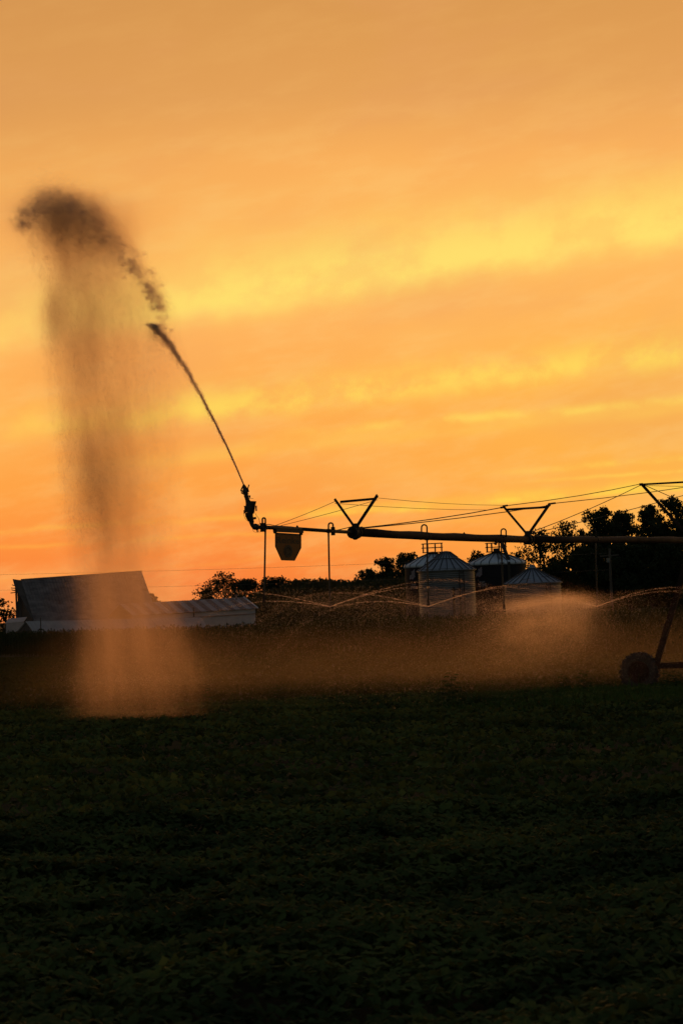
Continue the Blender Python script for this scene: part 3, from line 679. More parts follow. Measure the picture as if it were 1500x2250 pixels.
# ------------------------------------------------------------------ centre pivot irrigator
TW = Vector((10.56, 85.7, 0)); V1 = Vector((0.30, 62.0, 0)); PD = (TW-V1).normalized(); PN = Vector((PD.y, -PD.x, 0))  # PN: right and nearer
def onpipe(x, y): return hit(x, y, V1, PN)
tp = at(1520, 1188, 85.7)
piv = empty('centre_pivot_irrigator', (TW.x, TW.y, float(ground(TW.x, TW.y))), 'centre pivot irrigation span with V trusses, cables and a wheeled tower at right', 'irrigation machine')
p_pts = [onpipe(783, 1170), onpipe(860, 1174.5), onpipe(940, 1178.5), onpipe(1020, 1181.5), onpipe(1100, 1184), onpipe(1160, 1185.5)]
m = MB(); m.tube(p_pts, 0.088, 16); m.build('span_pipe', M['rust'], piv, smooth=True)
p2 = [onpipe(1160, 1185.5), onpipe(1260, 1186.5), onpipe(1380, 1186.5), onpipe(1460, 1187), onpipe(1520, 1187.5)]
m = MB(); m.tube(p2, 0.086, 16); m.build('span_pipe', M['rust'], piv, smooth=True)
far = p2[-1]+PD*11; far.z = p2[-1].z+0.15
m = MB(); m.tube([p2[-1], far], 0.086, 16); m.build('span_pipe', M['rust'], piv, smooth=True)
p3 = [onpipe(566, 1158.5), onpipe(600, 1159.5), onpipe(660, 1162.5), onpipe(720, 1166.5), onpipe(778, 1170)]
m = MB(); m.tube(p3[:3], 0.040, 12); m.build('overhang_pipe', M['dark'], piv, smooth=True)
m = MB(); m.tube(p3[2:], 0.038, 12); m.build('overhang_pipe', M['dark'], piv, smooth=True)
def coupling(x, y, r, L):
    c = onpipe(x, y); mm = MB(); mm.tube([c-PD*L/2, c+PD*L/2], r, 14); mm.tube([c-PD*L/2, c-PD*(L/2-0.03)], r*1.25, 14); mm.tube([c+PD*(L/2-0.03), c+PD*L/2], r*1.25, 14)
    return mm.build('pipe_coupling', M['dark'], piv)
coupling(779, 1170.5, 0.105, 0.28); coupling(1160, 1185.5, 0.105, 0.25); coupling(1524, 1187.5, 0.11, 0.35)
m = MB(); cb = onpipe(780, 1176); m.tube([cb, cb-UP*0.05, cb-UP*0.10], [0.11, 0.10, 0.03], 12); m.build('drain', M['dark'], piv)
for x, y in ((653, 1158.5), (829, 1166), (1019, 1173)):
    c = onpipe(x, y+1); m = MB(); m.tube([c-UP*0.04, c+UP*0.02, c+UP*0.05], [0.03, 0.028, 0.008], 8); m.build('pipe_plug', M['dark'], piv)
def truss(base, bot, Lt, Rt, barL, barR, wpx, w2=None):
    tr = None
    P = lambda x, y: hit(x, y, base, PD)
    b0 = P(*bot); lt = P(*Lt); rt = P(*Rt); bl = P(*barL); br = P(*barR)
    mm = MB(); mm.box(b0, 0.05, 0.16, 0.22, (PD, PN, UP)); tr = mm.build('truss_frame', M['dark'], piv)
    wd = wpx/FPX*base.y
    for t_, w_ in ((lt, wd*0.85), (rt, wd*1.1)):
        mm = MB(); d_ = (t_-b0).normalized(); s_ = d_.cross(PD).normalized()
        mm.bar(b0+d_*0.05, t_, w_, 0.012, s_); mm.bar(b0+d_*0.05+PD*w_*0.45+s_*w_*0.5, t_+PD*w_*0.45+s_*w_*0.5, 0.012, w_*0.9, s_); mm.build('strut', M['dark'], tr)
    mm = MB(); mm.bar(bl+PD*0.03, br+PD*0.03, wd*0.8, 0.02, UP); mm.bar(bl+PD*0.06+UP*wd*.4, br+PD*0.06+UP*wd*.4, 0.012, 0.06, UP); mm.build('crossbar', M['dark'], tr)
    return b0, lt, rt
b1, l1, r1 = truss(onpipe(780, 1170), (781, 1161), (735, 1096), (829, 1088), (746, 1103), (824, 1096), 6.0)
b2, l2, r2 = truss(onpipe(1160, 1185), (1159, 1176), (1105, 1112), (1207, 1107), (1110, 1120), (1200, 1114.5), 5.5)
# tower truss, mirrored about the pipe
tb0 = onpipe(1520, 1187.5)
lt = hit(1408, 1063, tb0, PD); off_ = (lt-tb0).dot(PN); rt = tb0-PN*off_+UP*(lt.z-tb0.z)
mm = MB(); mm.box(tb0+UP*.1, 0.06, 0.2, 0.3, (PD, PN, UP)); tf = mm.build('truss_frame', M['dark'], piv)
for t_ in (lt, rt):
    d_ = (t_-tb0).normalized(); s_ = d_.cross(PD).normalized(); mm = MB()
    mm.bar(tb0, t_, 0.085, 0.012, s_); mm.bar(tb0+PD*.04+s_*.042, t_+PD*.04+s_*.042, 0.012, 0.08, s_); mm.build('strut', M['rust'], tf)
mm = MB(); mm.bar(lt-UP*0.02, rt-UP*0.02, 0.055, 0.05, UP); mm.build('crossbar', M['dark'], tf)
def rod(a, b, r, name='truss_rod', ends=True):
    a = Vector(a); b = Vector(b); mid = (a+b)/2-UP*((b-a).length*0.0035)
    mm = MB(); mm.tube([a, a.lerp(b, .25).lerp(mid, .5) if False else a.lerp(b, .25)-UP*((b-a).length*0.0026), mid, a.lerp(b, .75)-UP*((b-a).length*0.0026), b], r, 6)
    if ends:
        d_ = (b-a).normalized()
        for e0, e1 in ((a, a+d_*0.35), (b-d_*0.22, b)): mm.tube([e0, e1], r*2.3, 6)
    return mm.build(name, M['dark'] if r > 0.006 else M['cable'], piv)
rod(b1+UP*0.0+PD*.05, l2-UP*.03, 0.0125); rod(b1+PD*.05-UP*.01, r2-UP*.04, 0.0115)
rod(l2, lt, 0.011); rod(r2, rt, 0.011); rod(b2+PD*.05+UP*.05, lt-UP*.03, 0.010); rod(b2+PD*.05+UP*.02, rt-UP*.03, 0.010)
rod(onpipe(1310, 1182), b2+UP*.12, 0.008, ends=False) if False else None
rod(lt-UP*0.05, rt-UP*0.25+PD*0.3, 0.008, 'brace_cable', False)
rod(onpipe(604, 1155), l1-UP*0.06, 0.0055, 'stay_cable', False); rod(onpipe(617, 1155), r1-UP*0.10, 0.0055, 'stay_cable', False)
rod(r1-UP*0.06, l2+UP*0.02, 0.0055, 'stay_cable', False); rod(l1-UP*0.10, l2-UP*0.12-PD*1.2, 0.0055, 'stay_cable', False)
rod(onpipe(735, 1166), b1+UP*.06, 0.010, 'stay_rod', False)
rod(lt, lt+PD*11+UP*-1.1, 0.011, ends=False); rod(rt, rt+PD*11+UP*-1.1, 0.011, ends=False)
# electric line lying along the pipe
pts = []
for k, x in enumerate(np.linspace(800, 1500, 29)):
    yy = np.interp(x, [783, 860, 940, 1020, 1100, 1160, 1260, 1380, 1500], [1170, 1174.5, 1178.5, 1181.5, 1184, 1185.5, 1186.5, 1186.5, 1187])
    p_ = onpipe(float(x), float(yy)); pts.append(p_+UP*(0.086+0.012*math.sin(k*1.7))-PN*0.02)
m = MB(); m.tube(pts, 0.012, 5); m.build('power_cable', M['hose'], piv)
m = MB(); m.tube([onpipe(578, 1153.8), onpipe(590, 1152), onpipe(604, 1155), onpipe(640, 1157.5), onpipe(655, 1159.5)], 0.008, 5); m.build('control_hose', M['hose'], piv)
# tower legs, base beam, wheels
bl_ = hit(1438, 1463, tb0, PD); hb_ = bl_.z; bo = (bl_-tb0).dot(PN)
br_ = tb0-PN*bo; br_.z = hb_
for q_, t_ in enumerate((bl_, br_)):
    d_ = (t_-tb0).normalized(); s_ = d_.cross(PD).normalized(); mm = MB()
    mm.bar(tb0, t_, 0.16, 0.03, s_); mm.bar(tb0+PD*.07+s_*.07, t_+PD*.07+s_*.07, 0.03, 0.13, s_); lg = mm.build('tower_leg', M['rust'], piv)
    for tt in (0.53, 0.67, 0.81):
        mm = MB(); c = tb0.lerp(t_, tt); sd2 = PN*(-1 if q_ == 0 else 1); mm.tube([c+s_*0, c+sd2*0.17, c+sd2*0.20+UP*0.03], 0.011, 6); mm.build('step_peg', M['dark'], lg)
m = MB(); m.bar(bl_-PN*0.12, br_+PN*0.12, 0.19, 0.14, UP); m.build('base_beam', M['rust'], piv)
rW = 0.60
def wheel(c):
    Xv, Yv, Zv = PN, UP, PD
    prof = [(rW*0.55, -0.11), (rW*0.72, -0.145), (rW*0.90, -0.14), (rW*0.955, -0.10), (rW*0.965, 0), (rW*0.955, 0.10), (rW*0.90, 0.14), (rW*0.72, 0.145), (rW*0.55, 0.11)]
    wr_ = MB(); wr_.lathe([(0.001, -0.05), (0.12, -0.06), (0.14, -0.02), (rW*0.5, -0.01), (rW*0.55, -0.12), (rW*0.57, -0.12), (rW*0.57, 0.12), (rW*0.55, 0.12), (rW*0.5, 0.0), (0.14, 0.04), (0.001, 0.06)], c, 28, X=Xv, Y=Yv, Z=Zv)
    wo_ = wr_.build('wheel', M['rust'], piv)
    t = MB(); t.lathe(prof, c, 44, X=Xv, Y=Yv, Z=Zv)
    t.build('tyre', M['rubber'], wo_, smooth=True)
    for k in range(22):
        for s_ in (-1, 1):
            t = MB(); a0 = 2*math.pi*(k+0.25*s_)/22
            rad = Xv*math.cos(a0)+Yv*math.sin(a0); tan = -Xv*math.sin(a0)+Yv*math.cos(a0)
            t.bar(c+rad*(rW*0.965)+Zv*s_*0.005+tan*0.06, c+rad*(rW*0.955)+Zv*s_*0.145-tan*0.02, 0.075, 0.05, rad)
            t.build('tread_lug', M['rubber'], wo_)
wc = hit(1404, 1477, tb0-PD*0.0, PD); woff = (wc-tb0).dot(PN)
wheel(wc); wc2 = tb0-PN*woff; wc2.z = wc.z; wheel(wc2)
for c, s_ in ((wc, 1), (wc2, -1)):
    m = MB(); m.bar(c+PD*0.0, c+PD*0.32, 0.16, 0.16, UP); m.bar(c+PD*.2, Vector((c.x, c.y, hb_))+PD*.2+PN*0.25*s_, 0.14, 0.1, PN); m.build('gearbox', M['dark'], piv)
m = MB(); m.tube([Vector((wc.x, wc.y, hb_))+PN*0.4+PD*.2, Vector((wc2.x, wc2.y, hb_))-PN*0.4+PD*.2], 0.03, 8); m.build('drive_shaft', M['dark'], piv)
m = MB(); m.box((bl_+br_)/2+PD*.15+UP*0.02, 0.3, 0.4, 0.25, (PD, PN, UP)); m.build('drive_motor', M['dark'], piv)
m = MB(); m.box(tb0+UP*0.28+PD*.1, 0.25, 0.3, 0.35, (PD, PN, UP)); m.build('control_box', M['steel'], piv)

# ------------------------------------------------------------------ drop pipes with goosenecks
DROPS = [(576.5, 1138, 583, 580, 1323, 'outermost drop pipe, hanging between the water gun and the orange sign', False),
         (731.5, 1149, 721.5, 725, 1329, 'drop pipe hanging just left of the first V truss', True),
         (925.5, 1153, 937.5, 940.5, 1329, 'drop pipe hanging in front of the silver bin roof', True),
         (1111, 1162, 1100, 1107, 1338, 'drop pipe hanging in front of the ladder topped tank, with a dangling nozzle', True),
         (1297, 1163, 1308, 1311, 1329, 'drop pipe hanging in front of the dark grove near the tower', True)]
NOZ = []
def pipe_y(x): return float(np.interp(x, [566, 600, 660, 720, 783, 860, 940, 1020, 1100, 1160, 1260, 1380, 1500], [1158.5, 1159.5, 1162.5, 1166.5, 1170, 1174.5, 1178.5, 1181.5, 1184, 1185.5, 1186.5, 1186.5, 1187]))
for xa, ytop, xb, xn, yn, lab, spray in DROPS:
    base_ = onpipe(xb, pipe_y(xb)); pp_ = base_.y
    Pn = lambda x, y: hit(x, y, base_+Vector((0, -0.11, 0)), Vector((0, 1, 0)))
    root = empty('drop_sprinkler', tuple(Pn(xn, yn)), lab, 'sprinkler', 'drop sprinklers hanging from the pipe')
    sgn = 1 if xb > xa else -1; w_ = abs(xb-xa)/2; xm = (xa+xb)/2; yy = ytop+w_
    pa = onpipe(xa, pipe_y(xa))
    arc = [Pn(xm-sgn*w_*math.cos(t), yy-w_*math.sin(t)) for t in np.linspace(0, math.pi, 9)]
    m = MB(); m.tube([pa+UP*0.03, Pn(xa, (yy+pipe_y(xa))/2)]+arc+[Pn(xb, pipe_y(xb)+4)], 0.0175, 8); m.build('gooseneck', M['dark'], root, smooth=True)
    m = MB(); k_ = 10
    m.tube([Pn(xb+(xn-xb)*(t**1.2), pipe_y(xb)+2+(yn-pipe_y(xb)-2)*t) for t in np.linspace(0, 1, k_)], [0.022]+[0.0185]*(k_-1), 8); m.build('drop_hose', M['hose'], root, smooth=True)
    c = Pn(xn, yn); nz = MB(); nz.tube([c+UP*0.12, c+UP*0.02], 0.026, 8); nz.tube([c+UP*0.02, c-UP*0.01], 0.035, 10); nz.build('nozzle', M['dark'], root)
    m = MB()
    for t in (0.3, 3.4): m.tube([c+Vector((0.033*math.cos(t), 0.033*math.sin(t), 0)), c+Vector((0.033*math.cos(t), 0.033*math.sin(t), -0.055))], 0.005, 5)
    m.tube([c-UP*0.055, c-UP*0.07], 0.042, 12); m.build('spray_plate', M['dark'], root)
    m = MB(); m.tube([pa+UP*0.09, pa-UP*0.09], 0.045, 8); m.tube([base_-PD*.03, base_+PD*.03], 0.10 if xb > 790 else 0.05, 12); m.build('clamp', M['dark'], root)
    NOZ.append((c-UP*0.04, spray))

# ------------------------------------------------------------------ end gun
gD = onpipe(566, 1158.5).y
G = lambda x, y, d=0.0: at(x, y, gD+d)
s = gD/FPX
gun = empty('end_gun', tuple(G(558, 1158)), 'big water gun with booster pump shooting from the left end of the pipe', 'water gun')
m = MB(); m.tube([G(559, 1158), G(569, 1158.6)], 0.045, 14); m.tube([G(566.5, 1158.4), G(568, 1158.6)], 0.07, 14); m.build('end_flange', M['brass'], gun)
m = MB(); m.tube([G(566, 1158), G(562, 1158.5), G(558, 1157.5), G(554, 1153), G(551, 1146), G(549.5, 1140)], [s*4.5, s*5.8, s*5.6, s*4.6, s*4.4, s*4.4], 14); m.build('elbow', M['brass'], gun, smooth=True)
m = MB(); m.lathe([(s*1, -s*7), (s*5.5, -s*5.5), (s*7.3, 0), (s*5.5, s*5.5), (s*1, s*7)], G(561, 1157.3), 16); m.build('valve', M['brass'], gun, smooth=True)
m = MB(); m.tube([G(564, 1162), G(566, 1168), G(565.5, 1170)], [s*2.0, s*1.4, s*1.2], 8); m.build('drain_cock', M['brass'], gun)
m = MB(); m.tube([G(554, 1147.5), G(550, 1140), G(547.5, 1133), G(547.5, 1127)], [s*4.5, s*7.2, s*8.6, s*9.2], 16); m.tube([G(549, 1146), G(558, 1147.5)], s*2.6, 8); m.tube([G(557, 1139), G(563, 1138)], s*2.6, 8); m.build('pump_volute', M['brass'], gun)
m = MB(); m.tube([G(548, 1127), G(549.5, 1115), G(551.5, 1105)], [s*10.5, s*10.8, s*10], 20)
for k in range(9): m.tube([G(548.3+k*.35, 1125-k*2.2), G(548.4+k*.35, 1124-k*2.2)], s*11.2, 18)
m.build('pump_motor', M['brass'], gun)
m = MB(); m.tube([G(554.5, 1107), G(555, 1102.5)], s*7.6, 16); m.tube([G(555, 1103.6), G(555.1, 1101.2)], s*8.2, 16); m.build('motor_cap', M['brass'], gun)
m = MB(); m.box(G(563.2, 1117), s*3.4, s*8, s*11.5); m.build('terminal_box', M['brass'], gun)
m = MB(); m.box(G(538.3, 1120), s*2.6, s*6, s*15); m.box(G(537.5, 1112.5), s*3.2, s*4, s*2); m.box(G(536.4, 1125), s*2.2, s*4, s*8); m.build('bracket', M['brass'], gun)
m = MB(); m.tube([G(546.5, 1112), G(545, 1104), G(543.5, 1098), G(541.5, 1091), G(540, 1086)], [s*6.5, s*5.4, s*4.7, s*4.8, s*4.5], 12)
for x, y, r in ((545, 1101, 5.6), (543.7, 1096.5, 5.5), (542.2, 1090.5, 6.4), (540.8, 1086, 6.0)): m.tube([G(x, y+.8), G(x-.3, y-.8)], s*r, 14)
m.build('riser', M['brass'], gun)
m = MB(); m.box(G(548.8, 1091), s*3.4, s*5, s*5.2); m.build('bearing_lug', M['brass'], gun)
m = MB(); m.tube([G(540.5, 1087), G(539.2, 1081), G(538, 1074), G(536.6, 1068), G(535, 1064.2)], [s*5.2, s*6.2, s*4.6, s*3.2, s*1.6], 14); m.build('barrel', M['brass'], gun)
m = MB(); m.bar(G(534.6, 1066.5), G(529.2, 1078.5), s*3, s*3, Vector((1, 0, 0))); m.bar(G(529, 1078), G(536, 1080), s*3.6, s*5, UP); m.bar(G(530, 1082), G(534.5, 1085), s*3.4, s*4, UP); m.build('spoon_arm', M['brass'], gun)
m = MB(); m.bar(G(537, 1066), G(545.5, 1077), s*3, s*4, Vector((1, 0, 0))); m.bar(G(544, 1075), G(546, 1081), s*4, s*4, Vector((1, 0, 0))); m.build('drive_lever', M['brass'], gun)
m = MB(); m.bar(G(544.2, 1074.5), G(547.3, 1064.8), s*2.4, s*3, Vector((1, 0, 0))); m.build('counterweight', M['brass'], gun)
m = MB(); m.tube([G(549, 1095.6), G(557, 1095.4)], s*0.45, 6); m.build('trip_rod', M['dark'], gun)
m = MB(); m.tube([G(561, 1127), G(563, 1132), G(568, 1138.5), G(570, 1144), G(570.8, 1153)], s*0.55, 6); m.tube([G(536.8, 1122), G(536, 1131), G(538, 1138), G(542, 1143), G(546, 1146)], s*0.45, 6)
m.tube([G(555, 1160), G(555.5, 1165), G(559, 1169), G(563, 1169.3), G(567, 1167)], s*0.4, 6); m.tube([G(574.5, 1163.5), G(570.5, 1169.6), G(568.6, 1169.2), G(569, 1164)], s*0.35, 6); m.build('wiring', M['hose'], gun)

# ------------------------------------------------------------------ sign
S = lambda x, y, o=0.0: hit(x, y, onpipe(632, 1164)-PN*(-o), PN)
sg = empty('sign', tuple(S(633, 1232)), 'hexagonal orange plastic sign lettered in black, hanging under the pipe', 'sign')
m = MB(); m.bar(S(603.5, 1165), S(663, 1168), 0.065, 0.08, UP); m.build('hanger_bar', M['dark'], sg)
for x, y in ((604.5, 1168.5), (661, 1172)):
    m = MB(); m.bar(S(x, y-5), S(x, y+3.5), 0.07, 0.05, PD); m.build('bracket', M['dark'], sg)
poly = [S(605.2, 1170.7), S(660.8, 1174.2), S(660.8, 1203.5), S(646.7, 1231.5), S(618.7, 1230.5), S(605.2, 1200.5)]
m = MB(); m.prism(poly, PN*0.006); m.build('panel', M['sign'], sg)
m = MB()
for a_, b_ in zip(poly, poly[1:]+poly[:1]): m.bar(a_, b_, 0.012, 0.018, UP)
m.bar(poly[0].lerp(poly[1], .0)-UP*0.012, poly[1]-UP*0.012, 0.03, 0.02, UP); m.build('rim', M['ink'], sg)
o = text_mesh('Reinke', 1.0, 'lettering', M['ink'], sg, bold=0.018); me = o.data
co = np.empty(len(me.vertices)*3, np.float32); me.vertices.foreach_get('co', co); co = co.reshape(-1, 3)
uu_ = (co[:, 0]-co[:, 0].min())/np.ptp(co[:, 0]); vv_ = (co[:, 1]-co[:, 1].min())/np.ptp(co[:, 1]); L_ = root_loc(sg)
out = np.array([list(S(608.5+49*u_, 1193.6+1.8*u_-14.5*v_, 0.006)-L_) for u_, v_ in zip(uu_, vv_)], np.float32); me.vertices.foreach_set('co', out.ravel()); me.update()
m = MB(); m.prism([S(633.2+9.6*math.cos(t), 1211.2+14.0*math.sin(t), 0.006) for t in np.linspace(0, 2*math.pi, 25)[:-1]], PN*0.003); em = m.build('emblem', M['ink'], sg)
m = MB()
for k in range(3):
    t0 = 2.1*k+0.4; m.tube([S(633.2+5.6*math.cos(t), 1211.2+8.2*math.sin(t), 0.010) for t in np.linspace(t0, t0+1.5, 8)], 0.006, 5)
m.build('emblem_mark', M['dark'], em)

# ------------------------------------------------------------------ weeds and grass on the crest
def blade_pts(m, base_, hd, L, wd, lean):
    d_ = Vector((math.cos(hd), math.sin(hd), 0)); s_ = Vector((-math.sin(hd), math.cos(hd), 0)); vs = []
    N = 5
    for k in range(N+1):
        t = k/N; p_ = base_+UP*(L*(t-0.35*lean*t*t))+d_*(L*lean*0.6*t*t*t+L*lean*0.25*t); ww = wd*(1-t)**0.7*(0.5+0.5*min(1, t*4))/2
        vs += [p_-s_*ww, p_+s_*ww]
    m.add(vs, [(2*i_, 2*i_+1, 2*i_+3, 2*i_+2) for i_ in range(N)])
def grass_clump(px, ytip, D, n, label, spread=0.12, wd=0.028, group='grass clumps on the crest'):
    rd = random.Random(int(px*7+D)); c = at(px, ytip-11, D); gz = float(ground(c.x, c.y)); H = c.z-gz
    m = MB()
    for k in range(n):
        b_ = Vector((c.x+rd.uniform(-spread, spread), c.y+rd.uniform(-spread, spread), gz))
        blade_pts(m, b_, rd.uniform(0, 6.28), H*rd.uniform(0.75, 1.12), wd*rd.uniform(0.8, 1.5), rd.uniform(0.1, 0.75))
    o = m.build('grass_clump', M['blade']); return tag(o, label, 'grass', group)
def weed(px, ytip, D, label, spread=0.2, group='broad leaved weeds on the crest'):
    rd = random.Random(int(px*3+D)); c = at(px, ytip-14, D); gz = float(ground(c.x, c.y)); H = c.z-gz
    root = empty('weed_plant', (c.x, c.y, gz), label, 'weed', group); b_ = Vector((c.x, c.y, gz))
    m = MB(); m.tube([b_, b_+UP*H*0.5+Vector((rd.uniform(-.02, .02), 0, 0)), b_+UP*H*0.95], [0.012, 0.008, 0.004], 6)
    lv = MB()
    for k in range(15):
        t = 0.35+0.62*k/14; p_ = b_+UP*H*t; a_ = k*2.4+rd.uniform(-.3, .3); R_ = spread*(1.15-0.7*(k/14))*rd.uniform(0.8, 1.1)
        d_ = Vector((math.cos(a_), math.sin(a_), 0)); q_ = p_+d_*R_*0.55+UP*R_*0.25; m.tube([p_, q_], [0.005, 0.003], 5)
        for l_ in range(5):                      # fingered leaf
            aa = a_+(l_-2)*0.55; dd = Vector((math.cos(aa), math.sin(aa), 0)); L = R_*(0.75-0.12*abs(l_-2)); ss = Vector((-dd.y, dd.x, 0))*L*0.42
            md = q_+dd*L*0.5+UP*L*0.12; tipp = q_+dd*L-UP*L*rd.uniform(0.0, 0.35)
            lv.add([q_, md+ss, tipp, md-ss, md+UP*L*0.02], [(0, 1, 4), (1, 2, 4), (2, 3, 4), (3, 0, 4)])
    m.build('stem', M['weed'], root); lv.build('leaves', M['weed'], root); return root
weed(942, 1499, 66, 'narrow dark weed standing at the left of the crest weeds', 0.14)
weed(991, 1494, 65, 'tallest fingered weed spreading wide over the misty field', 0.30)
weed(1236, 1496, 66, 'flat topped weed on the crest below the fifth sprinkler', 0.22)
weed(1281, 1487, 67, 'bushy weed on the crest left of the tower wheel', 0.24)
weed(1466, 1489, 66, 'spreading weed on the crest right of the tower wheel', 0.26)
weed(1492, 1492, 66, 'weed cut by the right edge of the picture', 0.2)
weed(272, 1525, 66, 'misty weed left of centre below the falling water', 0.12)
weed(352, 1518, 66, 'misty clump of upright weed at the foot of the falling water', 0.20)
weed(323, 1530, 65, 'small misty weed between the two taller ones', 0.14)
weed(452, 1517, 68, 'dim weed at the right edge of the falling water', 0.2)
weed(610, 1520, 68, 'low dim weed on the crest below the orange sign', 0.2)
gr = [(1035, 1501, 64, 9), (1046, 1506, 63, 8), (1071, 1501, 64, 12), (1083, 1497, 65, 12), (1096, 1503, 64, 9), (1143, 1502, 64, 8), (1158, 1500, 65, 9), (1186, 1488, 65, 4),
      (1178, 1503, 64, 8), (1108, 1508, 63, 8), (1318, 1497, 66, 8), (1345, 1496, 65, 10), (1387, 1488, 65, 10), (1409, 1502, 64, 9), (1430, 1500, 64, 9), (1448, 1495, 65, 8), (1255, 1507, 64, 9),
      (378, 1540, 64, 5), (268, 1537, 64, 5), (745, 1520, 66, 6), (880, 1512, 66, 7), (160, 1545, 64, 5), (45, 1552, 62, 5), (560, 1530, 65, 6)]
gl = ['grass clump left of the tall crest grasses, first after the fingered weed', 'short grass clump second from the fingered weed', 'dense grass clump with blades leaning both ways', 'tallest dense grass clump in the middle of the crest',
      'grass clump on the right shoulder of the dense middle clump', 'leaning grass clump below the short bin', 'curved grass clump beside the lone upright blade', 'lone upright grass blade tuft sticking above the crest',
      'grass tuft at the foot of the lone upright blade', 'low grass tuft between the middle and leaning clumps', 'thin grass tuft between the bushy weed and the wheel', 'grass tuft just left of the tower wheel', 'tall grass blades in front of the tower wheel', 'grass tuft at the right side of the wheel',
      'low grass tuft under the tower leg', 'curved grass tuft under the base beam', 'grass tuft right of the flat topped weed', 'misty grass tuft right of the upright misty weed', 'misty grass tuft left below the falling water', 'dim grass tuft below the second sprinkler', 'dim grass tuft below the third sprinkler', 'dim grass tuft left of the falling water', 'dim grass tuft at the far left of the crest', 'dim grass tuft left below the orange sign']
for (x, y, D, n), lab in zip(gr, gl): grass_clump(x, y, D, n, lab, spread=0.14)
fg = [(1075, 1830, 27, 9, 'wide green grass clump in the dark field right of centre'), (1000, 1815, 27, 6, 'grass clump left of the widest one in the dark field'), (1185, 1838, 26.5, 6, 'grass clump with one long leaning blade at right in the dark field'), (1150, 1870, 25.5, 6, 'short grass clump beside the long leaning blade'),
      (490, 1890, 25, 7, 'dim grass clump left of centre in the dark field'), (590, 1900, 24.5, 6, 'dim upright grass clump left of centre nearer the middle'), (430, 1935, 24, 5, 'dimmest grass clump left of centre'), (330, 1800, 29, 6, 'dim grass clump at left in the dark field'), (950, 2010, 21, 5, 'dark nearer grass clump just right of centre'),
      (1340, 1900, 25, 5, 'dark grass clump toward the right edge of the dark field'), (80, 1850, 27, 5, 'dark grass clump toward the left edge of the dark field'), (620, 1780, 30, 6, 'far dim grass clump near the middle of the dark field')]
for x, y, D, n, lab in fg: grass_clump(x, y, D, n, lab, spread=0.10, wd=0.026, group='grass clumps in the dark soybean field')
# short grass along the crest, one mass
m_n = 5200; uX = rng.uniform(150, 800, m_n); Yg = rng.uniform(58, 69, m_n); Xg = uX*Yg/FPX; zb = ground(Xg, Yg)+0.2
hh = rng.uniform(0.10, 0.30, m_n)*(0.6+0.5*sm(uX, 100, 500)); hd = rng.random(m_n)*6.28; ln = rng.uniform(0.05, 0.2, m_n); wd_ = rng.uniform(0.008, 0.018, m_n)
B0 = np.stack([Xg, Yg, zb], 1); dv_ = np.stack([np.cos(hd)*ln, np.sin(hd)*ln, hh], 1); sv = np.stack([np.ones(m_n), np.zeros(m_n), np.zeros(m_n)], 1)*wd_[:, None]
V = np.stack([B0-sv, B0+sv, B0+dv_*0.6+sv*0.8-[0, 0, 0], B0+dv_, B0+dv_*0.6-sv*0.8], 1).reshape(-1, 3); b_ = np.arange(m_n)*5
F = np.stack([b_, b_+1, b_+2, b_+3, b_+4], 1)
tag(npmesh('grass_blades', V, F, M['blade']), 'strip of green grass blades along the crest at right', 'grass', kind='stuff')

# ------------------------------------------------------------------ water
def gn_points():
    ng = bpy.data.node_groups.new('droplets', 'GeometryNodeTree')
    ng.interface.new_socket('Geometry', in_out='INPUT', socket_type='NodeSocketGeometry'); ng.interface.new_socket('Geometry', in_out='OUTPUT', socket_type='NodeSocketGeometry')
    ng.interface.new_socket('Material', in_out='INPUT', socket_type='NodeSocketMaterial')
    gi = ng.nodes.new('NodeGroupInput'); go = ng.nodes.new('NodeGroupOutput'); mp = ng.nodes.new('GeometryNodeMeshToPoints'); at_ = ng.nodes.new('GeometryNodeInputNamedAttribute'); at_.data_type = 'FLOAT'
    at_.inputs[0].default_value = 'rad'; sm_ = ng.nodes.new('GeometryNodeSetMaterial')
    ng.links.new(gi.outputs['Geometry'], mp.inputs['Mesh']); ng.links.new([o for o in at_.outputs if o.enabled and o.name == 'Attribute'][0], mp.inputs['Radius'])
    ng.links.new(mp.outputs[0], sm_.inputs[0]); ng.links.new(gi.outputs['Material'], sm_.inputs['Material']); ng.links.new(sm_.outputs[0], go.inputs[0]); return ng
NG = gn_points()
def droplets(name, P, rad, label, cat, mat=None, group=None):
    P = np.asarray(P, np.float32); ok_ = P[:, 2] > ground(P[:, 0], P[:, 1])+0.30; P = P[ok_]; rad = np.broadcast_to(rad, (len(ok_),))[ok_]
    me = bpy.data.meshes.new(name); me.vertices.add(len(P)); me.vertices.foreach_set('co', P.ravel())
    a_ = me.attributes.new('rad', 'FLOAT', 'POINT'); a_.data.foreach_set('value', rad.astype(np.float32)); me.materials.append(mat or M['drop'])
    o = bpy.data.objects.new(name, me); COL.objects.link(o); md = o.modifiers.new('droplets', 'NODES'); md.node_group = NG
    sid = [i_.identifier for i_ in NG.interface.items_tree if i_.name == 'Material'][0]; md[sid] = mat or M['drop']
    return tag(o, label, cat, group, 'stuff')
def at_np(x, y, D):
    d = np.array(f_)[None]+np.outer((x-750)/FPX, np.array(r_))+np.outer((1125-y)/FPX, np.array(u_))
    return d*(D/d[:, 1])[:, None]+[0, 0, CAMZ]
JD = gD
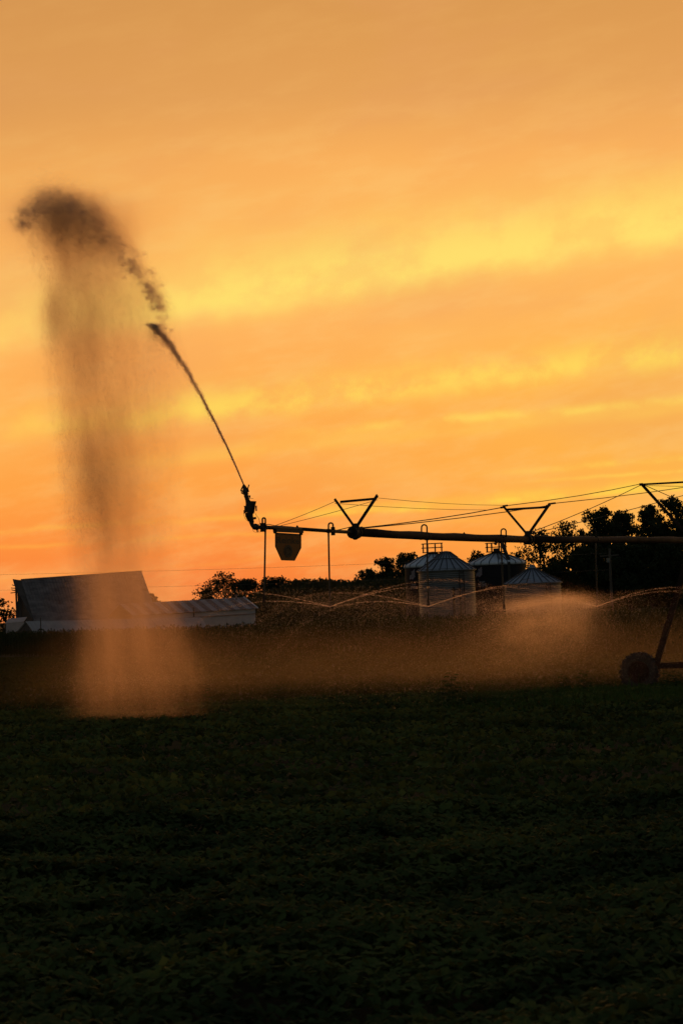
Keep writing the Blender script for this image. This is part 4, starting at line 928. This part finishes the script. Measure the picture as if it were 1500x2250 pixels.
# solid jet out of the gun breaking into drops
jp = [(535.5, 1065), (518, 1024), (500, 984), (480, 943), (460, 904), (440, 866), (420, 829), (402, 799), (386, 775), (371, 754), (357, 736), (344, 721), (333, 712)]
m = MB(); pts = [at(x, y, JD-0.02*k) for k, (x, y) in enumerate(jp)][:9]; m.tube(pts[:7], [0.013, 0.015, 0.016, 0.015, 0.012, 0.008, 0.003], 8)
jt = m.build('water_jet', M['jet'], smooth=True); tag(jt, 'thin solid water jet leaving the gun nozzle up to the left', 'water', kind='stuff')
jx = np.array([p_[0] for p_ in jp], float); jy = np.array([p_[1] for p_ in jp], float); n = 24000
t = rng.random(n)**0.62*(len(jp)-1); cx = np.interp(t, range(len(jp)), jx); cy = np.interp(t, range(len(jp)), jy); tt = t/(len(jp)-1)
wv = 2.2*np.sin(cy*0.11)+1.6*np.sin(cy*0.29+1)+1.2*np.sin(cy*0.53)
wid = 0.8+7.0*tt**1.4; g1 = rng.normal(size=n)
cl_ = 0.6+0.6*np.sin(cy*0.21)*np.sin(cy*0.083+2)
x = cx+g1*wid*(0.7+0.3*cl_)+wv*tt*0.8; y = cy+rng.normal(size=n)*2
drip = rng.random(n) < 0.30*tt+0.04; fall = rng.exponential(14, n)*tt; x = x-drip*fall*0.25; y = y+drip*fall*1.2
P = at_np(x, y, JD+rng.normal(0, 0.06, n)-0.3*tt)
# detached slug of heavier water along the arc
arc = [(366, 752), (362, 718), (352, 672), (338, 640), (318, 604), (292, 570), (262, 535), (232, 498), (200, 462), (165, 436), (135, 424), (108, 412), (78, 432), (56, 458), (48, 482)]
ax_ = np.array([p_[0] for p_ in arc], float); ay_ = np.array([p_[1] for p_ in arc], float); asg = np.array([7, 8, 9, 10, 11, 12, 14, 17, 22, 24, 22, 19, 18, 14, 10.])
aw = np.array([.25, .45, .9, 1.1, 1, 1.0, 1.0, 1.1, 1.3, 1.3, 1.2, 1.1, 1., .9, .6]); cum = np.cumsum(aw)/aw.sum()
nc = 700; tc_ = np.interp(rng.random(nc), np.concatenate([[0], cum]), np.arange(len(arc)+1)-0.5).clip(0, len(arc)-1)
ccx = np.interp(tc_, range(len(arc)), ax_)+rng.normal(size=nc)*np.interp(tc_, range(len(arc)), asg)*1.0; ccy = np.interp(tc_, range(len(arc)), ay_)+np.abs(rng.normal(size=nc))*np.interp(tc_, range(len(arc)), asg)*np.interp(tc_, [0, 5, 9, 14], [0.9, 1.2, 2.6, 1.6])
cs = rng.uniform(2.0, 7.5, nc)*(0.6+0.05*np.interp(tc_, range(len(arc)), asg)); n2 = 82000; pk = rng.integers(0, nc, n2)
x = ccx[pk]+rng.normal(size=n2)*cs[pk]*1.1; y = ccy[pk]+rng.normal(size=n2)*cs[pk]*0.9
P2 = at_np(x, y, JD+1.2+rng.normal(0, 0.5, n2))
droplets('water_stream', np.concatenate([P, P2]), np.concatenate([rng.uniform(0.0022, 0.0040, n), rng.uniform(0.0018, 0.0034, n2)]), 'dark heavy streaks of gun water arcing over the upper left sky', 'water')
# falling curtain
yk = [395, 420, 460, 500, 560, 620, 700, 800, 900, 1000, 1100, 1200, 1300, 1400, 1500, 1600]
xl = [95, 60, 42, 42, 62, 88, 88, 92, 110, 122, 138, 150, 155, 150, 135, 120]
xr = [150, 200, 240, 275, 320, 365, 400, 420, 420, 410, 400, 395, 390, 410, 450, 470]
dn_ = [0.3, 0.9, 1.6, 1.6, 1.25, 1.15, 1.15, 1.15, 1.0, 1.05, 1.1, 1.0, 0.72, 0.62, 0.60, 0.5]
def curtain(n, nc, sx, sy, ea, eb):
    w_ = np.array(dn_)*(np.array(xr)-np.array(xl)); yy = np.linspace(395, 1600, 600); cdf = np.cumsum(np.interp(yy, yk, w_)); cdf /= cdf[-1]
    cy = np.interp(rng.random(nc), cdf, yy); bt = rng.beta(ea, eb, nc); l_ = np.interp(cy, yk, xl); r__ = np.interp(cy, yk, xr)
    cx = l_+(r__-l_)*bt; s_ = rng.uniform(0.6, 1.5, nc); pk = rng.integers(0, nc, n)
    # wisps lean with the fall
    u1 = rng.normal(size=n); x = cx[pk]+u1*sx*s_[pk]; y = cy[pk]+rng.normal(size=n)*sy*s_[pk]+u1*2
    return x, y
def blobs(n, L):
    wt = np.array([b_[4] for b_ in L], float); wt /= wt.sum(); k = rng.choice(len(L), n, p=wt); L = np.array(L, float)
    return L[k, 0]+rng.normal(size=n)*L[k, 2], L[k, 1]+rng.normal(size=n)*L[k, 3]
x1, y1 = curtain(130000, 2600, 9, 24, 1.35, 2.1)
x2, y2 = curtain(110000, 9000, 2.5, 11, 1.3, 1.8)
x3, y3 = blobs(100000, [(155, 465, 52, 30, 3.2), (85, 462, 22, 28, 1.0), (215, 500, 32, 32, 1.3), (130, 515, 50, 34, 1.8), (250, 560, 28, 36, .8), (160, 590, 55, 45, .7), (122, 690, 14, 50, .9), (150, 730, 35, 70, .6), (165, 830, 45, 70, .6), (215, 1000, 40, 70, 1.2), (210, 1110, 38, 60, 1.0), (225, 1190, 45, 50, .8), (250, 1280, 55, 40, .9), (270, 1380, 65, 60, 1.2), (310, 1480, 75, 60, 1.5), (330, 1530, 80, 40, .7), (280, 720, 45, 70, .25)])
x = np.concatenate([x1, x2, x3]); y = np.concatenate([y1, y2, y3]); x = x+rng.normal(size=len(x))*20*sm(y, 1250, 1500); y = y-np.abs(rng.normal(size=len(x)))*45*sm(y, 1480, 1570); kp = rng.random(len(x)) < 1-0.62*sm(y, 1180, 1420); x, y = x[kp], y[kp]; n = len(x)
P = at_np(x, y, JD+1.6+rng.normal(0, 0.75, n)-0.4*sm(y, 1300, 1570))
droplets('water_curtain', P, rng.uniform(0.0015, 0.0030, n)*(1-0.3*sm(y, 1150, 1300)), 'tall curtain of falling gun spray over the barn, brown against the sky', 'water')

# sprinkler sprays: rotating streams and fine sheet, thrown from each nozzle and falling to the crop
def spray(c, n_sheet, streams, n_st, reach=8.0, lift=2.6):
    out = []
    th = rng.random(n_sheet)*6.28; vh = reach*rng.uniform(0.35, 1.0, n_sheet); vz = lift*rng.uniform(0.1, 1.0, n_sheet); t = rng.random(n_sheet)**0.75*1.05
    dr = (1-np.exp(-1.1*t))/1.1; out.append(np.stack([np.cos(th)*vh*dr, np.sin(th)*vh*dr, vz*t-4.9*t*t*0.8], 1))
    for (a_, v_, z_) in streams:
        t = rng.random(n_st)**1.9*0.85; dr = (1-np.exp(-1.1*t))/1.1; j = rng.normal(size=(n_st, 3))*0.004*(1+30*t[:, None]**2)
        wob = 0.012*np.sin(t*60)[:, None]*t[:, None]
        out.append(np.stack([np.cos(a_)*v_*dr, np.sin(a_)*v_*dr, z_*t-4.9*t*t*0.8], 1)+j+wob)
    return np.concatenate(out)+np.array(c)
labs = ['', 'backlit spray fanning from the nozzle left of the first V truss', 'backlit spray fanning from the nozzle in front of the silver bin', 'bright drifting mist blowing right from the dangling nozzle', 'bright spray fanning from the nozzle left of the tower']
for k, (c, on) in enumerate(NOZ):
    if not on: continue
    st = [(0.10+0.07*k, 8.1, 2.9-0.15*k), (-0.30, 7.2, 2.2+0.1*k), (3.05+0.05*k, 8.0, 2.5), (3.45, 7.4, 1.6)]
    if k == 3: st = [(0.2, 7, 2.4), (0.0, 6, 2.0)]
    P = spray(c, 20000 if k != 3 else 12000, st, 1000 if k != 3 else 500)
    rad = np.where(np.arange(len(P)) < (20000 if k != 3 else 12000), rng.uniform(0.001, 0.0024, len(P)), rng.uniform(0.0016, 0.0034, len(P)))
    if k == 3:
        xx, yy = blobs(50000, [(1235, 1320, 30, 8, 1.2), (1180, 1333, 40, 8, 1.0), (1210, 1350, 50, 18, 1.6), (1265, 1340, 25, 14, .9), (1160, 1375, 60, 24, 1.0), (1230, 1390, 60, 30, 1.0), (1130, 1420, 80, 35, 1.0), (1290, 1330, 14, 5, .3)])
        P = np.concatenate([P, at_np(xx, yy, c.y+1.2+rng.normal(0, 1.0, len(xx)))]); rad = rng.uniform(0.0012, 0.0026, len(P))
    droplets('sprinkler_spray', P, rad, labs[k], 'spray', group='sprinkler sprays')
xx, yy = blobs(26000, [(480, 1450, 130, 60, 1.2), (620, 1480, 160, 40, 1.0), (800, 1480, 170, 40, 1.0), (1000, 1470, 160, 45, 1.3), (1150, 1450, 140, 45, 1.0), (1330, 1430, 130, 50, .9), (1420, 1480, 120, 30, .7), (980, 1345, 90, 22, .8), (680, 1340, 110, 22, .6), (520, 1340, 80, 30, .4), (850, 1400, 200, 40, .8), (560, 1400, 120, 40, .6)])
P = at_np(xx, yy, 92+rng.normal(0, 5.0, len(xx)))
droplets('drifting_mist', P, rng.uniform(0.0012, 0.0026, len(P)), 'thin veil of backlit mist hanging low over the watered field', 'mist')

# fine spray and mist that the eye cannot split into drops: air filled with water, as volumes
def ramp1(T, v, lo, hi, knots, vlo, vhi):
    """piecewise linear function of v through knots (position, value)"""
    r = T.ramp(T.m('DIVIDE', T.m('SUBTRACT', v, lo), hi-lo), [((p_-lo)/(hi-lo), ((q_-vlo)/(vhi-vlo),)*3+(1,)) for p_, q_ in knots])
    return T.m('ADD', T.m('MULTIPLY', r, vhi-vlo), vlo)
def volmat(name, dens_fn, col, g=0.6, step=0.3):
    m = bpy.data.materials.new(name); m.use_nodes = True; T = NT(m.node_tree); m.node_tree.nodes.clear()
    out = T.new('ShaderNodeOutputMaterial'); pv = T.new('ShaderNodeVolumePrincipled'); T.link(pv.outputs[0], out.inputs['Volume'])
    pv.inputs['Color'].default_value = col; pv.inputs['Anisotropy'].default_value = g
    ge = T.new('ShaderNodeNewGeometry'); sp_ = T.new('ShaderNodeSeparateXYZ'); T.link(ge.outputs['Position'], sp_.inputs[0])
    T.link(dens_fn(T, *sp_.outputs), pv.inputs['Density'])
    try: m.cycles.volume_step_rate = step
    except Exception as e: print('step', e)
    return m
def gauss(T, v, c, s_): return T.m('EXPONENT', T.m('MULTIPLY', T.m('POWER', T.m('ABSOLUTE', T.m('DIVIDE', T.m('SUBTRACT', v, c), s_)), 2.0), -1.0))
CD = JD+1.6
def curt(T, X, Y, Z):
    kL, kR, kD = [], [], []
    for y_, l_, r__, d_ in zip(yk, xl, xr, dn_):
        pz = at(200, y_, CD).z; kL.append((pz, at(l_, y_, CD).x)); kR.append((pz, at(r__, y_, CD).x)); kD.append((pz, d_))
    for q_ in (kL, kR, kD): q_.sort()
    lo, hi = kL[0][0], kL[-1][0]
    nz_ = T.noise(T.vec(T.m('MULTIPLY', X, 1.0), T.m('MULTIPLY', Y, 0.6), T.m('MULTIPLY', Z, 0.45)), 0.9, 3.0, 0.6)
    sh = T.m('MULTIPLY', T.m('SUBTRACT', nz_, 0.5), 0.9)
    L_ = ramp1(T, Z, lo, hi, kL, -8, 0); R_ = ramp1(T, Z, lo, hi, kR, -8, 0); D_ = ramp1(T, Z, lo, hi, kD, 0, 2)
    Xs = T.m('ADD', X, sh)
    a_ = T.m('DIVIDE', T.m('SUBTRACT', Xs, L_), 0.75, clamp=True); q_ = T.m('DIVIDE', T.m('SUBTRACT', Xs, L_), T.m('SUBTRACT', R_, L_), clamp=True)
    prof = T.m('POWER', T.m('SUBTRACT', 1.0, q_), 0.7); a2 = T.m('MULTIPLY', T.m('MULTIPLY', a_, a_), prof)
    st_ = T.noise(T.vec(T.m('MULTIPLY', T.m('ADD', X, T.m('MULTIPLY', Z, 0.08)), 2.4), T.m('MULTIPLY', Y, 0.6), T.m('MULTIPLY', Z, 0.5)), 1.0, 5.0, 0.65)
    tex = T.m('ADD', 0.62, T.m('MULTIPLY', T.sstep(st_, 0.30, 0.72), 0.85))
    dpt = gauss(T, Y, CD, 1.0)
    blobs_ = None
    for (bx, by, bsx, bsy, bw) in ((150, 470, 78, 40, 1.9), (120, 690, 20, 50, 1.0), (150, 760, 40, 80, .5), (215, 1020, 50, 90, .7), (205, 1130, 45, 60, .5), (305, 1480, 85, 95, .45), (225, 520, 60, 45, 1.2), (270, 1330, 60, 60, 0.35)):
        c_ = at(bx, by, CD); b_ = T.m('MULTIPLY', T.m('MULTIPLY', gauss(T, Xs, c_.x, bsx*CD/FPX*1.3), gauss(T, Z, c_.z, bsy*CD/FPX*1.3)), bw)
        blobs_ = b_ if blobs_ is None else T.m('ADD', blobs_, b_)
    body = T.m('ADD', T.m('MULTIPLY', T.m('MULTIPLY', a2, D_), 1.25), T.m('MULTIPLY', blobs_, 0.72))
    fade = T.m('MULTIPLY', T.sstep(Z, hi, hi-0.5), 1.0)
    return T.m('MULTIPLY', T.m('MULTIPLY', T.m('MULTIPLY', body, tex), T.m('MULTIPLY', T.m('MULTIPLY', dpt, fade), T.m('ADD', 0.25, T.m('MULTIPLY', T.sstep(Z, 0.1, 2.0), 0.75)))), 0.50)
m = MB(); lo_ = at(-60, 1600, CD); hi_ = at(620, 380, CD); m.box(((lo_.x+hi_.x)/2, CD, (0.12+hi_.z)/2), hi_.x-lo_.x, 4.6, hi_.z-0.12)
o = m.build('water_spray', volmat('fine_spray', curt, (0.76, 0.54, 0.38, 1), 0.72, 0.3)); tag(o, 'fine spray drifting down within the tall curtain of gun water', 'mist', kind='stuff')
def low(T, X, Y, Z):
    n1 = T.noise(T.vec(T.m('MULTIPLY', X, 0.28), T.m('MULTIPLY', Y, 0.12), T.m('MULTIPLY', Z, 0.5)), 1.0, 4.0, 0.6)
    top = T.m('ADD', 1.75, T.m('MULTIPLY', T.m('SUBTRACT', n1, 0.5), 2.2))
    h_ = T.m('DIVIDE', T.m('SUBTRACT', top, Z), 1.6, clamp=True)
    kx = [(-11, 0.3), (-8, 0.5), (-5.2, 0.9), (-2.2, 0.8), (0.6, 0.75), (3.1, 1.0), (5.7, 1.3), (7.8, 0.7), (9.4, 0.8), (12, 1.1), (16, 0.5)]
    dX = ramp1(T, X, -11, 16, kx, 0, 2)
    return T.m('MULTIPLY', T.m('MULTIPLY', T.m('MULTIPLY', h_, dX), T.m('ADD', 0.4, T.m('MULTIPLY', n1, 1.2))), T.m('MULTIPLY', gauss(T, Y, 99, 12.0), 0.0072))
m = MB(); m.box((2.5, 96, 1.25), 28, 44, 4.1); o = m.build('drifting_mist', volmat('low_mist', low, (0.62, 0.46, 0.26, 1), 0.72, 0.8)); tag(o, 'low golden brown mist lying over the watered field behind the crest', 'mist', kind='stuff')
PC = NOZ[3][0]
def plume(T, X, Y, Z):
    n1 = T.noise(T.vec(T.m('MULTIPLY', X, 1.3), T.m('MULTIPLY', Y, 0.7), T.m('MULTIPLY', T.m('SUBTRACT', Z, T.m('MULTIPLY', X, 0.12)), 2.2)), 1.0, 5.0, 0.62)
    tot = None
    for (bx, by, bsx, bsy, bw) in ((1160, 1332, 38, 9, .9), (1215, 1326, 42, 12, 1.5), (1262, 1322, 26, 9, 1.0), (1205, 1355, 52, 24, .9), (1170, 1395, 70, 34, .45), (1240, 1385, 46, 28, .35)):
        c_ = at(bx, by, PC.y+1.2); b_ = T.m('MULTIPLY', T.m('MULTIPLY', gauss(T, X, c_.x, bsx*0.0122*1.35), gauss(T, Z, c_.z, bsy*0.0122*1.35)), bw); tot = b_ if tot is None else T.m('ADD', tot, b_)
    return T.m('MULTIPLY', T.m('MULTIPLY', tot, T.m('ADD', 0.2, T.m('MULTIPLY', T.sstep(n1, 0.3, 0.7), 1.3))), T.m('MULTIPLY', gauss(T, Y, PC.y+1.2, 1.1), 0.17))
m = MB(); m.box((PC.x+1.2, PC.y+1.2, 1.7), 5.4, 5.6, 3.0); o = m.build('mist_plume', volmat('plume', plume, (0.78, 0.60, 0.42, 1), 0.72, 0.4)); tag(o, 'bright plume of mist between the dangling nozzle and the nozzle near the tower', 'mist', kind='stuff')
